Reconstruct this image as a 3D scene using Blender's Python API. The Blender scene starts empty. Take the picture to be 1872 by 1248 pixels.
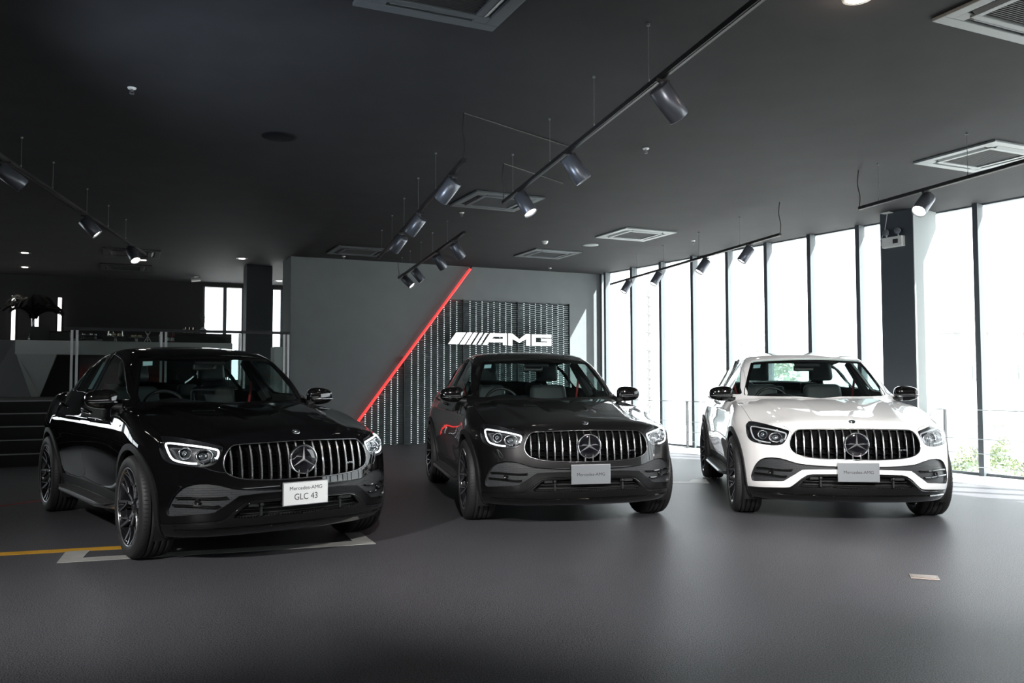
import bpy, bmesh, math, random
import numpy as np
from mathutils import Vector, Matrix, kdtree
from mathutils.bvhtree import BVHTree
random.seed(7)
C = bpy.context.scene.collection
R = math.radians
# ------------------------------------------------------------------ camera, world, exposure
F_PX, PITCH, ROLL, CAM_H = 1543.6, R(2.6476), R(0.1064), 1.268
cd = bpy.data.cameras.new('camera'); cam = bpy.data.objects.new('camera', cd); C.objects.link(cam)
cd.sensor_width = 36.0; cd.lens = 36.0*F_PX/1872.0; cd.clip_end = 300
cam.matrix_world = Matrix.Translation((0, 0, CAM_H)) @ Matrix.Rotation(R(90)+PITCH, 4, 'X') @ Matrix.Rotation(-ROLL, 4, 'Z')
sc = bpy.context.scene; sc.camera = cam
vs = sc.view_settings; vs.view_transform = 'Standard'; vs.look = 'None'; vs.gamma = 1.0; vs.use_curve_mapping = False
vs.exposure = 0.85
world = bpy.data.worlds.new('sky'); sc.world = world; world.use_nodes = True
_b = world.node_tree.nodes['Background']; _b.inputs[0].default_value = (0.93, 0.97, 1.0, 1); _b.inputs[1].default_value = 3.0
# --- lights: sun through the windows, photographer's flash bounced off the ceiling, strength of the added front fill spots
sl = bpy.data.lights.new('sun', 'SUN'); sl.energy = 19.0; sl.angle = R(.6); sl.color = (1, .98, .95)
so = bpy.data.objects.new('sun', sl); C.objects.link(so)
_sd = Vector((-.77*.908-1.0*.418, -.77*.418+1.0*.908, -1.1)).normalized()
so.rotation_euler = _sd.to_track_quat('-Z', 'Y').to_euler()
fl_ = bpy.data.lights.new('flash', 'SPOT'); fl_.energy = 520; fl_.spot_size = R(62); fl_.spot_blend = .9; fl_.color = (.72, .84, 1.0); fl_.shadow_soft_size = .12
fo = bpy.data.objects.new('flash', fl_); C.objects.link(fo); fo.location = (-3.7, 3.5, 1.3)
fo.rotation_euler = Vector((2.7, 3.6, 2.1)).to_track_quat('-Z', 'Y').to_euler()
FRONT_FILL = 600
# ------------------------------------------------------------------ helpers
MATS = {}
def mat(name, col=(.5,.5,.5), rough=.5, metal=0.0, spec=.5, emit=None, es=1.0, coat=0.0, coat_r=.03):
    if name in MATS: return MATS[name]
    m = bpy.data.materials.new(name); m.use_nodes = True
    b = m.node_tree.nodes['Principled BSDF']
    b.inputs['Base Color'].default_value = (*col, 1); b.inputs['Roughness'].default_value = rough
    b.inputs['Metallic'].default_value = metal; b.inputs['Specular IOR Level'].default_value = spec
    b.inputs['Coat Weight'].default_value = coat; b.inputs['Coat Roughness'].default_value = coat_r
    if emit:
        b.inputs['Emission Color'].default_value = (*emit, 1); b.inputs['Emission Strength'].default_value = es
    MATS[name] = m; return m
def noise_bump(m, scale, strength, dist=.002, colvar=None, detail=3):
    nt = m.node_tree; b = nt.nodes['Principled BSDF']
    tc = nt.nodes.new('ShaderNodeTexCoord'); n = nt.nodes.new('ShaderNodeTexNoise')
    n.inputs['Scale'].default_value = scale; n.inputs['Detail'].default_value = detail
    nt.links.new(tc.outputs['Object'], n.inputs['Vector'])
    if strength:
        bp = nt.nodes.new('ShaderNodeBump'); bp.inputs['Strength'].default_value = strength; bp.inputs['Distance'].default_value = dist
        nt.links.new(n.outputs['Fac'], bp.inputs['Height']); nt.links.new(bp.outputs['Normal'], b.inputs['Normal'])
    if colvar:
        cr = nt.nodes.new('ShaderNodeValToRGB'); cr.color_ramp.elements[0].position = .3; cr.color_ramp.elements[1].position = .7
        cr.color_ramp.elements[0].color = (*colvar[0], 1); cr.color_ramp.elements[1].color = (*colvar[1], 1)
        nt.links.new(n.outputs['Fac'], cr.inputs['Fac']); nt.links.new(cr.outputs['Color'], b.inputs['Base Color'])
    return m
def glass(name, tint=(.9,.95,.93), rough=0.0, refl=1.0):
    if name in MATS: return MATS[name]
    m = bpy.data.materials.new(name); m.use_nodes = True; nt = m.node_tree
    for n in list(nt.nodes):
        if n.type == 'BSDF_PRINCIPLED': nt.nodes.remove(n)
    out = nt.nodes['Material Output']; t = nt.nodes.new('ShaderNodeBsdfTransparent'); t.inputs[0].default_value = (*tint, 1)
    g = nt.nodes.new('ShaderNodeBsdfGlossy'); g.inputs['Roughness'].default_value = rough; g.inputs[0].default_value = (refl, refl, refl, 1)
    # Schlick curve from the facing angle: the same for both sides of a thin pane
    lw = nt.nodes.new('ShaderNodeLayerWeight'); lw.inputs[0].default_value = .5
    pw = nt.nodes.new('ShaderNodeMath'); pw.operation = 'POWER'; pw.inputs[1].default_value = 5.0
    ma = nt.nodes.new('ShaderNodeMath'); ma.operation = 'MULTIPLY_ADD'; ma.inputs[1].default_value = .92; ma.inputs[2].default_value = .07
    mx = nt.nodes.new('ShaderNodeMixShader')
    nt.links.new(lw.outputs['Facing'], pw.inputs[0]); nt.links.new(pw.outputs[0], ma.inputs[0]); nt.links.new(ma.outputs[0], mx.inputs[0])
    nt.links.new(t.outputs[0], mx.inputs[1]); nt.links.new(g.outputs[0], mx.inputs[2]); nt.links.new(mx.outputs[0], out.inputs[0])
    MATS[name] = m; return m
def tag(o, label=None, cat=None, group=None, kind=None):
    if label: o['label'] = label
    if cat: o['category'] = cat
    if group: o['group'] = group
    if kind: o['kind'] = kind
    return o
def empty(name, loc=(0,0,0), rz=0, parent=None):
    o = bpy.data.objects.new(name, None); C.objects.link(o); o.location = loc; o.rotation_euler = (0, 0, rz)
    o.empty_display_size = .1
    if parent: o.parent = parent
    return o
class MB:
    """collects primitive shapes and links them as one mesh object"""
    def __init__(s): s.v = []; s.f = []; s.mi = []; s.sm = []; s.cur = 0
    def add(s, vs_, fs, smooth=False, M=None):
        n = len(s.v)
        for p in vs_:
            p = Vector(p); s.v.append(tuple(M @ p) if M else tuple(p))
        for f in fs: s.f.append([i+n for i in f]); s.mi.append(s.cur); s.sm.append(smooth)
        return s
    def box(s, a, b, M=None):
        (x0, y0, z0), (x1, y1, z1) = a, b
        x0, x1 = sorted((x0, x1)); y0, y1 = sorted((y0, y1)); z0, z1 = sorted((z0, z1))
        return s.add([(x0,y0,z0),(x1,y0,z0),(x1,y1,z0),(x0,y1,z0),(x0,y0,z1),(x1,y0,z1),(x1,y1,z1),(x0,y1,z1)],
                     [(0,3,2,1),(4,5,6,7),(0,1,5,4),(1,2,6,5),(2,3,7,6),(3,0,4,7)], False, M)
    def bar(s, p, q, w, h=None, up=(0,0,1)):
        p, q = Vector(p), Vector(q); h = h or w; d = (q-p).normalized(); u = Vector(up)
        if abs(d.dot(u)) > .99: u = Vector((1, 0, 0))
        r = d.cross(u).normalized(); u = r.cross(d).normalized()
        c = [p+r*a*w/2+u*b*h/2 for a, b in ((-1,-1),(1,-1),(1,1),(-1,1))]+[q+r*a*w/2+u*b*h/2 for a, b in ((-1,-1),(1,-1),(1,1),(-1,1))]
        return s.add(c, [(3,2,1,0),(4,5,6,7),(0,1,5,4),(1,2,6,5),(2,3,7,6),(3,0,4,7)])
    def tube(s, pts, r, n=8, closed=False, cap=True):
        pts = [Vector(p) for p in pts]; N = len(pts); base = []; vs_ = []; up = None
        for i, p in enumerate(pts):
            if closed: d = pts[(i+1) % N]-pts[i-1]
            else: d = pts[min(i+1, N-1)]-pts[max(i-1, 0)]
            d.normalize()
            if up is None:
                up = Vector((0, 0, 1)) if abs(d.z) < .9 else Vector((1, 0, 0))
            a = d.cross(up).normalized(); up = a.cross(d).normalized()
            rr = r[i] if isinstance(r, (list, tuple)) else r
            for k in range(n):
                t = 2*math.pi*k/n; vs_.append(p+a*math.cos(t)*rr+up*math.sin(t)*rr)
        fs = []
        for i in range(N if closed else N-1):
            j = (i+1) % N
            for k in range(n): fs.append((i*n+k, i*n+(k+1) % n, j*n+(k+1) % n, j*n+k))
        s.add(vs_, [f[::-1] for f in fs], True)
        if cap and not closed:
            s.add(vs_[:n], [tuple(range(n))]); s.add(vs_[-n:], [tuple(range(n))[::-1]])
        return s
    def cyl(s, p, q, r0, r1=None, n=24, cap=True):
        r1 = r0 if r1 is None else r1
        return s.tube([p, q], [r0, r1], n, cap=cap)
    def lathe(s, prof, n=48, M=None, closed=False, smooth=True, axis='y'):
        """profile of (radius, height along the axis) turned about the axis"""
        vs_ = []
        for r_, h in prof:
            for k in range(n):
                t = 2*math.pi*k/n; c, d = r_*math.cos(t), r_*math.sin(t)
                vs_.append((c, h, d) if axis == 'y' else ((c, d, h) if axis == 'z' else (h, c, d)))
        fs = []; m = len(prof)
        for i in range(m if closed else m-1):
            j = (i+1) % m
            for k in range(n): fs.append((i*n+k, j*n+k, j*n+(k+1) % n, i*n+(k+1) % n))
        return s.add(vs_, fs, smooth, M)
    def prism(s, poly, M, depth):
        """flat polygon (x, y) extruded along +z by depth, placed by M"""
        n = len(poly); A = [(x, y, 0) for x, y in poly]; B = [(x, y, depth) for x, y in poly]
        tri = bm_tess(poly)
        s.add(A+B, [t[::-1] for t in tri]+[tuple(i+n for i in t) for t in tri]+[(i, (i+1) % n, (i+1) % n+n, i+n) for i in range(n)], False, M)
        return s
    def build(s, name, m, parent=None, bevel=0, auto=None):
        me = bpy.data.meshes.new(name); me.from_pydata(s.v, [], s.f); me.update()
        for mm in (m if isinstance(m, (list, tuple)) else [m]): me.materials.append(mm)
        me.polygons.foreach_set('material_index', s.mi); me.polygons.foreach_set('use_smooth', s.sm)
        o = bpy.data.objects.new(name, me); C.objects.link(o)
        if parent: o.parent = parent
        if bevel:
            b = o.modifiers.new('bevel', 'BEVEL'); b.width = bevel; b.segments = 2; b.limit_method = 'ANGLE'; b.angle_limit = R(40)
        return o
def bm_tess(poly):
    from mathutils.geometry import tessellate_polygon
    a = sum(poly[i][0]*poly[(i+1) % len(poly)][1]-poly[(i+1) % len(poly)][0]*poly[i][1] for i in range(len(poly)))
    out = []
    for t in tessellate_polygon([[Vector((x, y, 0)) for x, y in poly]]):
        b = [poly[i] for i in t]; ar = (b[1][0]-b[0][0])*(b[2][1]-b[0][1])-(b[2][0]-b[0][0])*(b[1][1]-b[0][1])
        out.append(tuple(t) if ar > 0 else tuple(t)[::-1])
    return out
def smooth_poly(pts, k=4, closed=True):
    P = [Vector(p) for p in pts]; n = len(P); out = []
    for i in range(n if closed else n-1):
        p0, p1, p2, p3 = (P[(i-1) % n], P[i], P[(i+1) % n], P[(i+2) % n]) if closed else (P[max(i-1, 0)], P[i], P[i+1], P[min(i+2, n-1)])
        for j in range(k):
            t = j/k; out.append(.5*((2*p1)+(-p0+p2)*t+(2*p0-5*p1+4*p2-p3)*t*t+(-p0+3*p1-3*p2+p3)*t*t*t))
    if not closed: out.append(P[-1])
    return out
def text_mesh(txt, size, depth, name, m, parent, M, font=None, width=None):
    """raised lettering, converted to a plain mesh and centred"""
    cu = bpy.data.curves.new(name, 'FONT'); cu.body = txt; cu.size = size; cu.extrude = depth; cu.align_x = 'CENTER'; cu.align_y = 'CENTER'; cu.resolution_u = 4
    o = bpy.data.objects.new(name, cu); C.objects.link(o)
    dg = bpy.context.evaluated_depsgraph_get(); me = bpy.data.meshes.new_from_object(o.evaluated_get(dg))
    bpy.data.objects.remove(o); bpy.data.curves.remove(cu)
    xs = [v.co.x for v in me.vertices]; w = max(xs)-min(xs); cx = (max(xs)+min(xs))/2; ys = [v.co.y for v in me.vertices]; cy = (max(ys)+min(ys))/2
    k = width/w if width else 1.0
    for v in me.vertices: v.co = M @ Vector(((v.co.x-cx)*k, v.co.y-cy, v.co.z))
    me.materials.clear(); me.materials.append(m)
    o = bpy.data.objects.new(name, me); C.objects.link(o)
    if parent: o.parent = parent
    return o
# image ray helpers: a pixel's line of sight met with a horizontal or an upright plane
def px_ray(u, v):
    a, b = u-936, v-624; x = a*math.cos(ROLL)+b*math.sin(ROLL); U = a*math.sin(ROLL)-b*math.cos(ROLL)
    return Vector((x, F_PX*math.cos(PITCH)-U*math.sin(PITCH), F_PX*math.sin(PITCH)+U*math.cos(PITCH)))
def at_z(u, v, z):
    r = px_ray(u, v); t = (z-CAM_H)/r.z; return Vector((r.x*t, r.y*t, z))
def at_wall(u, v, P0, d):
    """met with the upright plane through P0 (x, y) along direction d"""
    r = px_ray(u, v); n = (-d[1], d[0]); t = (P0[0]*n[0]+P0[1]*n[1])/(r.x*n[0]+r.y*n[1]); return Vector((r.x*t, r.y*t, CAM_H+r.z*t))
# ------------------------------------------------------------------ the room
CEIL = 3.62
WD = Vector((.908, .418, 0)).normalized()          # direction of the rear wall (to the right)
WN = Vector((WD.y, -WD.x, 0))                      # out of the wall into the room
WP = Vector((-2.1, 16.8, 0))
GP = Vector((1.96, 18.67, 0)); GD = Vector((.503, -.864, 0)).normalized(); GN = Vector((-.864, -.503, 0)).normalized()   # window wall, GN points into the room
def frame(P0, d, n): return Matrix(((d.x, n.x, 0, P0.x), (d.y, n.y, 0, P0.y), (0, 0, 1, P0.z), (0, 0, 0, 1)))
def wall_at(u, v, off=0.0):
    P = WP+WN*off; return at_wall(u, v, (P.x, P.y), (WD.x, WD.y))
def glass_at(u, v, off=0.0):
    P = GP+GN*off; return at_wall(u, v, (P.x, P.y), (GD.x, GD.y))
def struct(o): o['kind'] = 'structure'; return o
MW_ = frame(WP, WD, WN); MG_ = frame(GP, GD, GN)
wall_s = lambda p: (p-WP).dot(WD); glass_s = lambda p: (p-GP).dot(GD)
M_FLOOR = mat('floor_speckle', (.06,.06,.063), .46, spec=.28)
nt = M_FLOOR.node_tree; b = nt.nodes['Principled BSDF']; tc = nt.nodes.new('ShaderNodeTexCoord')
n1 = nt.nodes.new('ShaderNodeTexNoise'); n1.inputs['Scale'].default_value = 150; n1.inputs['Detail'].default_value = 1
n2 = nt.nodes.new('ShaderNodeTexNoise'); n2.inputs['Scale'].default_value = .5; n2.inputs['Detail'].default_value = 3
cr = nt.nodes.new('ShaderNodeValToRGB'); cr.color_ramp.elements[0].position = .40; cr.color_ramp.elements[1].position = .60
cr.color_ramp.elements[0].color = (.030,.030,.035,1); cr.color_ramp.elements[1].color = (.160,.160,.176,1)
mx = nt.nodes.new('ShaderNodeMixRGB'); mx.blend_type = 'MULTIPLY'; mx.inputs[0].default_value = .35
bp = nt.nodes.new('ShaderNodeBump'); bp.inputs['Strength'].default_value = .55; bp.inputs['Distance'].default_value = .0025
for n in (n1, n2): nt.links.new(tc.outputs['Object'], n.inputs['Vector'])
nt.links.new(n1.outputs['Fac'], cr.inputs['Fac']); nt.links.new(cr.outputs['Color'], mx.inputs[1]); nt.links.new(n2.outputs['Fac'], mx.inputs[2])
nt.links.new(mx.outputs[0], b.inputs['Base Color']); nt.links.new(n1.outputs['Fac'], bp.inputs['Height']); nt.links.new(bp.outputs['Normal'], b.inputs['Normal'])
M_CEIL = noise_bump(mat('ceiling_dark_grey', (.016,.017,.019), .8, spec=.2), 2.2, 0, .01, ((.014,.0145,.0165), (.019,.0195,.0215)))
M_WALL = noise_bump(mat('wall_blue_grey', (.12,.135,.14), .6), 3, .02, .01, ((.115,.13,.135), (.125,.14,.145)))
M_WALLD = mat('wall_black', (.012,.012,.014), .7)
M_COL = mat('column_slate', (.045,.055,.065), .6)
M_COLW = mat('pale_face', (.30,.33,.33), .6)
M_MULL = mat('mullion_lit_tone', (.085,.10,.108), .45)
M_MULLD = mat('mullion_slate', (.06,.07,.08), .5)
M_TILE = noise_bump(mat('pale_floor_tiles', (.62,.64,.64), .35), 1.5, 0, .01, ((.55,.57,.57), (.66,.68,.68)))
M_PANE = glass('window_glass', (.96,.98,.98), 0, 1.0)
M_STEEL = mat('rail_steel', (.5,.52,.53), .3, 1.0)
M_RAILD = mat('rail_dark', (.03,.033,.037), .45)
# floor: room polygon up to the glass
glr = GP+GD*27; gl0 = GP-GD*.5
def slab(name, pts, z0, z1, m):
    mb = MB(); n = len(pts); poly = [(p[0], p[1]) for p in pts]; tri = bm_tess(poly)
    mb.add([(x, y, z0) for x, y in poly]+[(x, y, z1) for x, y in poly], [t[::-1] for t in tri]+[tuple(i+n for i in t) for t in tri]+[(i, (i+1) % n, (i+1) % n+n, i+n) for i in range(n)])
    return struct(mb.build(name, m))
gi = GP+GN*.02
# the pale strip beside the glass
strip_w = 1.0
sA, sB = gi+GD*.0, gi+GD*24; sC, sD = sB+GN*strip_w, sA+GN*strip_w
slab('floor_edge', [sA, sD, sC, sB][::-1] if False else [sD, sC, sB, sA], -.12, .0, M_TILE)
lw = Vector((-14.5, 0, 0))
wl = WP+WD*((-14.5-WP.x)/WD.x); 
slab('floor', [(-14.5, -6), (sC.x, sC.y), (sD.x, sD.y), (WP.x+WD.x*4.6, WP.y+WD.y*4.6), (-14.5, WP.y+WD.y*(-14.5-WP.x)/WD.x)], -.12, 0, M_FLOOR)
LBP = Vector((-7.4, 20.0, 0)); LBD = Vector((.908, .418, 0)).normalized()       # rear wall of the lounge
lb = lambda x: LBP.y+LBD.y*(x-LBP.x)/LBD.x
cpoly = [(-14.5, -6), (glr.x, -6), (glr.x+.0, glr.y), (GP.x-GD.x*.1, GP.y-GD.y*.1), (-.5, lb(-.5)), (-14.5, lb(-14.5))]
cpoly = [(-14.5, -6), tuple(((GP+GD*28.5)-GN*.1)[:2]), tuple(((GP-GD*.2)-GN*.1)[:2]), (-.5, lb(-.5)), (-14.5, lb(-14.5))]
slab('ceiling', cpoly, CEIL, CEIL+.15, M_CEIL)
# rear wall with its free left end
K2 = wall_at(531, 600); s0 = wall_s(K2); s1 = wall_s(GP+Vector((0,0,0)))+.15
mb = MB(); mb.box((s0, -.9, 0), (s1, 0, CEIL), MW_); struct(mb.build('wall_rear', M_WALL))
# left wall with a high window
mb = MB()
for a, b_ in (((-14.5,-6,0), (-14.3,10.0,CEIL)), ((-14.5,10.0,0), (-14.3,lb(-14.3)-.05,1.75)), ((-14.5,10.0,3.3), (-14.3,lb(-14.3)-.05,CEIL))): mb.box(a, b_)
struct(mb.build('wall_left', M_WALLD))
wl_ = empty('window_2', (-14.4, 13.3, 1.75)); struct(wl_)
mb = MB()
for y in (-3.2, -.9, 1.2, 3.3): mb.box((-.05, y-.07, 0), (.05, y+.07, 1.55))
mb.build('window_frame', M_MULLD, wl_)
mb = MB(); mb.box((-.01,-3.3,0), (.01,3.3,1.55)); mb.build('pane', M_PANE, wl_)
# lounge rear wall with tall windows at its right
MLB = frame(LBP, LBD, Vector((LBD.y, -LBD.x, 0))); lbs = lambda p: (p-LBP).dot(LBD)
def lounge_at(u, v, off=0.0):
    P = LBP+Vector((LBD.y, -LBD.x, 0))*off; return at_wall(u, v, (P.x, P.y), (LBD.x, LBD.y))
w0 = lbs(lounge_at(371, 550)); w1 = lbs(lounge_at(517, 550)); 
mb = MB(); wq = (-12.1+7.4)/LBD.x; mb.box((-7.5, -.2, 0), (wq, 0, CEIL), MLB); mb.box((wq, -.2, 0), (w0, 0, CEIL), MLB); mb.box((w0, -.2, 3.52), (w1+1.2, 0, CEIL), MLB); mb.box((w1+.8, -.2, 0), (8, 0, CEIL), MLB); mb.box((w0, -.2, 0), (w1+.8, 0, 1.3), MLB)
struct(mb.build('wall_lounge', M_WALLD))
wn = empty('window_3', LBP); struct(wn); wn.matrix_world = MLB.copy()
mb = MB()
for u in (371, 411, 445, 496, 516): s = lbs(lounge_at(u, 550)); mb.box((s-.03, -.12, 1.3), (s+.05, -.02, 3.52))
mb.build('window_frame', M_MULLD, wn)
mb = MB(); mb.box((w0, -.08, 1.3), (w1+.8, -.07, 3.52)); mb.build('pane', M_PANE, wn)
# right hand wall behind the back of the rear wall, and the wall behind the camera
mb = MB(); mb.box((-.6, 17.9, 0), (-.4, lb(-.5), CEIL)); struct(mb.build('wall_lounge_side', M_WALLD))
mb = MB(); mb.box((-14.5, -6.2, 0), ((GP+GD*28.5).x, -6, CEIL)); struct(mb.build('wall_front', M_WALLD))
# window wall: mullions, panes, head and sill
wg = empty('window_1', GP); struct(wg); wg.matrix_world = MG_.copy()
u0 = 1113.7; s_first = glass_s(glass_at(1113.7, 600)); s_last = glass_s(glass_at(1579, 600)); step = (s_last-s_first)/7
k = 0; ss = []
while s_first+step*k < 19.5: ss.append(s_first+step*k); k += 1
mb0 = MB(); mb0.box((.0, -.10, -.35), (19.9, .0, -.05)); mb0.box((.0, -.10, CEIL-.02), (19.9, .0, CEIL+.3)); mb0.build('window_frame', M_MULLD, wg)
for s in ss:
    mb = MB(); mb.box((s-.035, -.02, -.1), (s+.035, .115, CEIL)); mb.cur = 1; mb.box((s+.0352, -.019, -.1), (s+.0365, .114, CEIL)) ; mb.build('mullion', [M_MULLD, M_MULL], wg)  # thin paler side strip paints the window light on each mullion
prev = .06
for s in ss+[19.9]:
    mb = MB(); mb.box((prev+.036, .02, -.02), (s-.036, .03, CEIL)); mb.build('pane', M_PANE, wg); prev = s
mb = MB(); mb.box((19.9, -.2, 0), (29, .0, CEIL), MG_); struct(mb.build('wall_right', M_WALLD))
# white strip where the rear wall meets the glass
mb = MB(); mb.box((.02, -.02, 0), (.10, .03, CEIL), MG_); struct(mb.build('trim_1', M_MULL))
# square column at the glass
sK = glass_s(glass_at(1717, 600)); KL = .543
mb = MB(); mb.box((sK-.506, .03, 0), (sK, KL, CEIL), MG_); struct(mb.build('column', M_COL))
mb = MB(); mb.box((sK+.001, .03, 0), (sK+.012, KL-.002, CEIL), MG_); struct(mb.build('column_lit_face', M_COLW))  # paler slab paints the window light onto the column's side
# lounge column
cc = at_wall(450, 600, (-5.55, 16.9), (1, .46)); c2 = at_wall(497, 600, (-5.55, 16.9), (1, .46)); mb = MB(); MC = frame(Vector((cc.x, cc.y, 0)), WD, WN); mb.box((0, -.5, 0), ((c2-cc).length, 0, CEIL), MC); struct(mb.build('column_lounge', M_COL))
# dark base line under the glass
mb = MB(); mb.box((.1, .015, 0), (19.9, .06, .035), MG_); struct(mb.build('baseboard_right', M_MULLD))

# ------------------------------------------------------------------ raised lounge platform and steps
PZ = .96; PD = Vector((.908, .418, 0)).normalized(); PN = Vector((PD.y, -PD.x, 0)); PP = Vector((-6.3, 14.3, 0)); MP_ = frame(PP, PD, PN)
M_PLAT = mat('platform_black', (.014,.014,.015), .5); M_NOSE = mat('step_nosing', (.36,.37,.38), .4, .3)
pe = (WP+WD*s0-PP).dot(PD)
mb = MB(); mb.box((-9, -8.5, 0), (pe-.02, 0, PZ), MP_); struct(mb.build('floor_lounge', M_PLAT))
st = empty('stairs', (0,0,0)); struct(st)
for k in range(4):
    z = PZ-.192*(k+1); mb = MB(); mb.box((-9, .27*k, 0), (-1.05, .27*(k+1), z), MP_); t = mb.build('tread', M_PLAT, st)
    mb = MB(); mb.box((-9, .27*(k+1)-.006, z-.014), (-1.05, .27*(k+1)+.004, z+.003), MP_); mb.build('nosing', M_NOSE, t)
mb = MB(); mb.box((-9, -.006, PZ-.014), (-1.05, .004, PZ+.003), MP_); mb.build('nosing', M_NOSE, st)

# ------------------------------------------------------------------ mesh panels, neon tube, sign
M_SLAT = mat('mesh_slat_metal', (.24,.28,.29), .30, .75)
M_TIP = mat('glowing_mesh_tip', (.80,.86,.88), .35, emit=(.88,.97,1.0), es=.5)  # louvre tips given a faint glow of their own for the bright dots
M_BACK = mat('mesh_panel_frame', (.04,.05,.055), .5)
top0 = wall_at(826, 546, .06); top1 = wall_at(1041, 556, .06); ZT = (top0.z+top1.z)/2
dg_a = wall_at(863, 487, .1); dg_b = wall_at(655, 768, .1)
sa, za, sb, zb = wall_s(dg_a), dg_a.z, wall_s(dg_b), dg_b.z
diag = lambda z: sb+(sa-sb)*(z-zb)/(za-zb)            # s of the tube at height z
sR = wall_s(wall_at(1042, 600, .06)); seams = [wall_s(wall_at(u, 680, .06)) for u in (740, 848, 947.5)]
bounds = [diag(0)]+seams+[sR]; pitch = .1325; rowh = .0418
names_ = ['tall triangular louvred grey mesh panel at the foot of the red tube', 'second louvred grey mesh panel from the left, cut slantwise by the red tube', 'third louvred grey mesh panel, carrying the slanted bars of the sign', 'rightmost louvred grey mesh panel, brightest, beside the plain wall']
for pi_, (a, b_) in enumerate(zip(bounds[:-1], bounds[1:])):
    root = empty('mesh_panel', (0,0,0)); root.matrix_world = frame(WP+WD*a, WD, WN)
    tag(root, names_[pi_], 'wall panel', 'louvred mesh panels on the rear wall')
    fr = MB(); zt_l = min(ZT, za)
    # backing follows the slanting tube
    pts = []
    def zl(s):  # height at which the tube stands over s
        return zb+(s-sb)*(za-zb)/(sa-sb)
    poly = [(a, .01)]; 
    if zl(a) < ZT: poly += [(b_, .01), (b_, min(ZT, zl(b_)))]+([(diag(ZT), ZT)] if zl(b_) > ZT else [])+([(a, zl(a))] if zl(a) > .02 else [])
    else: poly += [(b_, .01), (b_, ZT), (a, ZT)]
    Mloc = Matrix(((1,0,0,-a),(0,0,1,.004),(0,1,0,0),(0,0,0,1)))
    q = [Mloc @ Vector((x, y, 0)) for x, y in poly]; n = len(q); q2 = [p+Vector((0,.004,0)) for p in q]
    fr.add(q2, [tuple(range(n))[::-1]]); fr.box((b_-a-.016, .0, .01), (b_-a-.002, .065, min(ZT, zl(b_)) if zl(b_) < ZT else ZT)); fr.build('backing', M_BACK, root)
    sl = MB(); tp = MB(); ncol = max(1, round((b_-a-.02)/pitch)); pw_ = (b_-a-.02)/ncol
    for c in range(ncol):
        x0 = c*pw_+.002; x1 = x0+pw_; z = .02+(rowh/2 if c % 2 else 0)
        while z+rowh < ZT:
            if diag(z+rowh) < a+x0+.01:
                g = .017
                sl.add([(x0+g*.3, .050, z), (x1-g*.3, .050, z), (x1-g, .014, z+rowh*.92), (x0+g, .014, z+rowh*.92), (x0+g*.3, .047, z-.004), (x1-g*.3, .047, z-.004)], [(0,3,2,1),(4,0,1,5)])
                sl.add([(x0+g*.3, .050, z), (x1-g*.3, .050, z), (x1-g*.3, .044, z-.005), (x0+g*.3, .044, z-.005)], [(0,1,2,3)])
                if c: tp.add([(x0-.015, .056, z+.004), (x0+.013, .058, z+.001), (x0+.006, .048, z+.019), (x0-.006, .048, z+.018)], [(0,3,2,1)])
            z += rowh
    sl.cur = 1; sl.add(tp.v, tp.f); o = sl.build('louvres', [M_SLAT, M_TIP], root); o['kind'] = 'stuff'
M_NEON = mat('red_neon', (.5,.02,.02), .4, emit=(1.0,.055,.05), es=.70)
tb = MB(); pa = wall_at(861, 490, .09); pb_ = WP+WD*diag(.02)+WN*.09+Vector((0,0,.02)); tb.cyl(pa, pb_, .027, n=16); root = tb.build('neon_tube', M_NEON)
tag(root, 'long slanting red light tube running from ceiling to floor on the rear wall', 'light tube')
for p, d in ((pa, pb_-pa),): 
    e = MB(); d = d.normalized(); e.cyl(p-d*.03, p+d*.015, .031, n=16); e.cyl(p+Vector((0,0,-.03)), p-WN*.09+Vector((0,0,-.03)), .012, n=8); e.build('end_cap', M_RAILD, root)
M_SIGN = mat('sign_light', (.9,.9,.9), .4, emit=(1,1,1), es=1.2); M_SIGNS = mat('sign_side', (.25,.27,.28), .4)
SG = {'sign_bar': [[(85,338),(215,152),(375,155),(245,342)], [(270,345),(397,155),(478,156),(355,347)], [(378,347),(500,156),(565,158),(443,350)], [(478,350),(600,160),(650,162),(533,352)], [(565,352),(685,163),(728,165),(608,355)]],
 'letter_a': [[(645,355),(770,165),(1040,175),(1038,362),(975,360),(975,318),(745,312),(718,357)]],
 'letter_m': [[(1062,365),(1062,175),(1130,176),(1242,265),(1352,182),(1420,184),(1420,370),(1355,368),(1355,262),(1242,325),(1130,258),(1130,366)]],
 'letter_g': [[(1445,372),(1445,188),(1765,195),(1765,245),(1508,240),(1508,320),(1702,322),(1702,305),(1597,303),(1600,260),(1765,265),(1765,378)]]}
hole_a = [(795,260),(825,222),(975,225),(975,262)]
sign = empty('wall_sign', (0,0,0)); sign.matrix_world = frame(WP, WD, WN); tag(sign, 'glowing white lettering AMG with five slanted bars on the mesh wall', 'sign')
def sgp(x, y): p = wall_at(810+x/8.914, 590+y/8.914, .17); return (wall_s(p), p.z)
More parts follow.
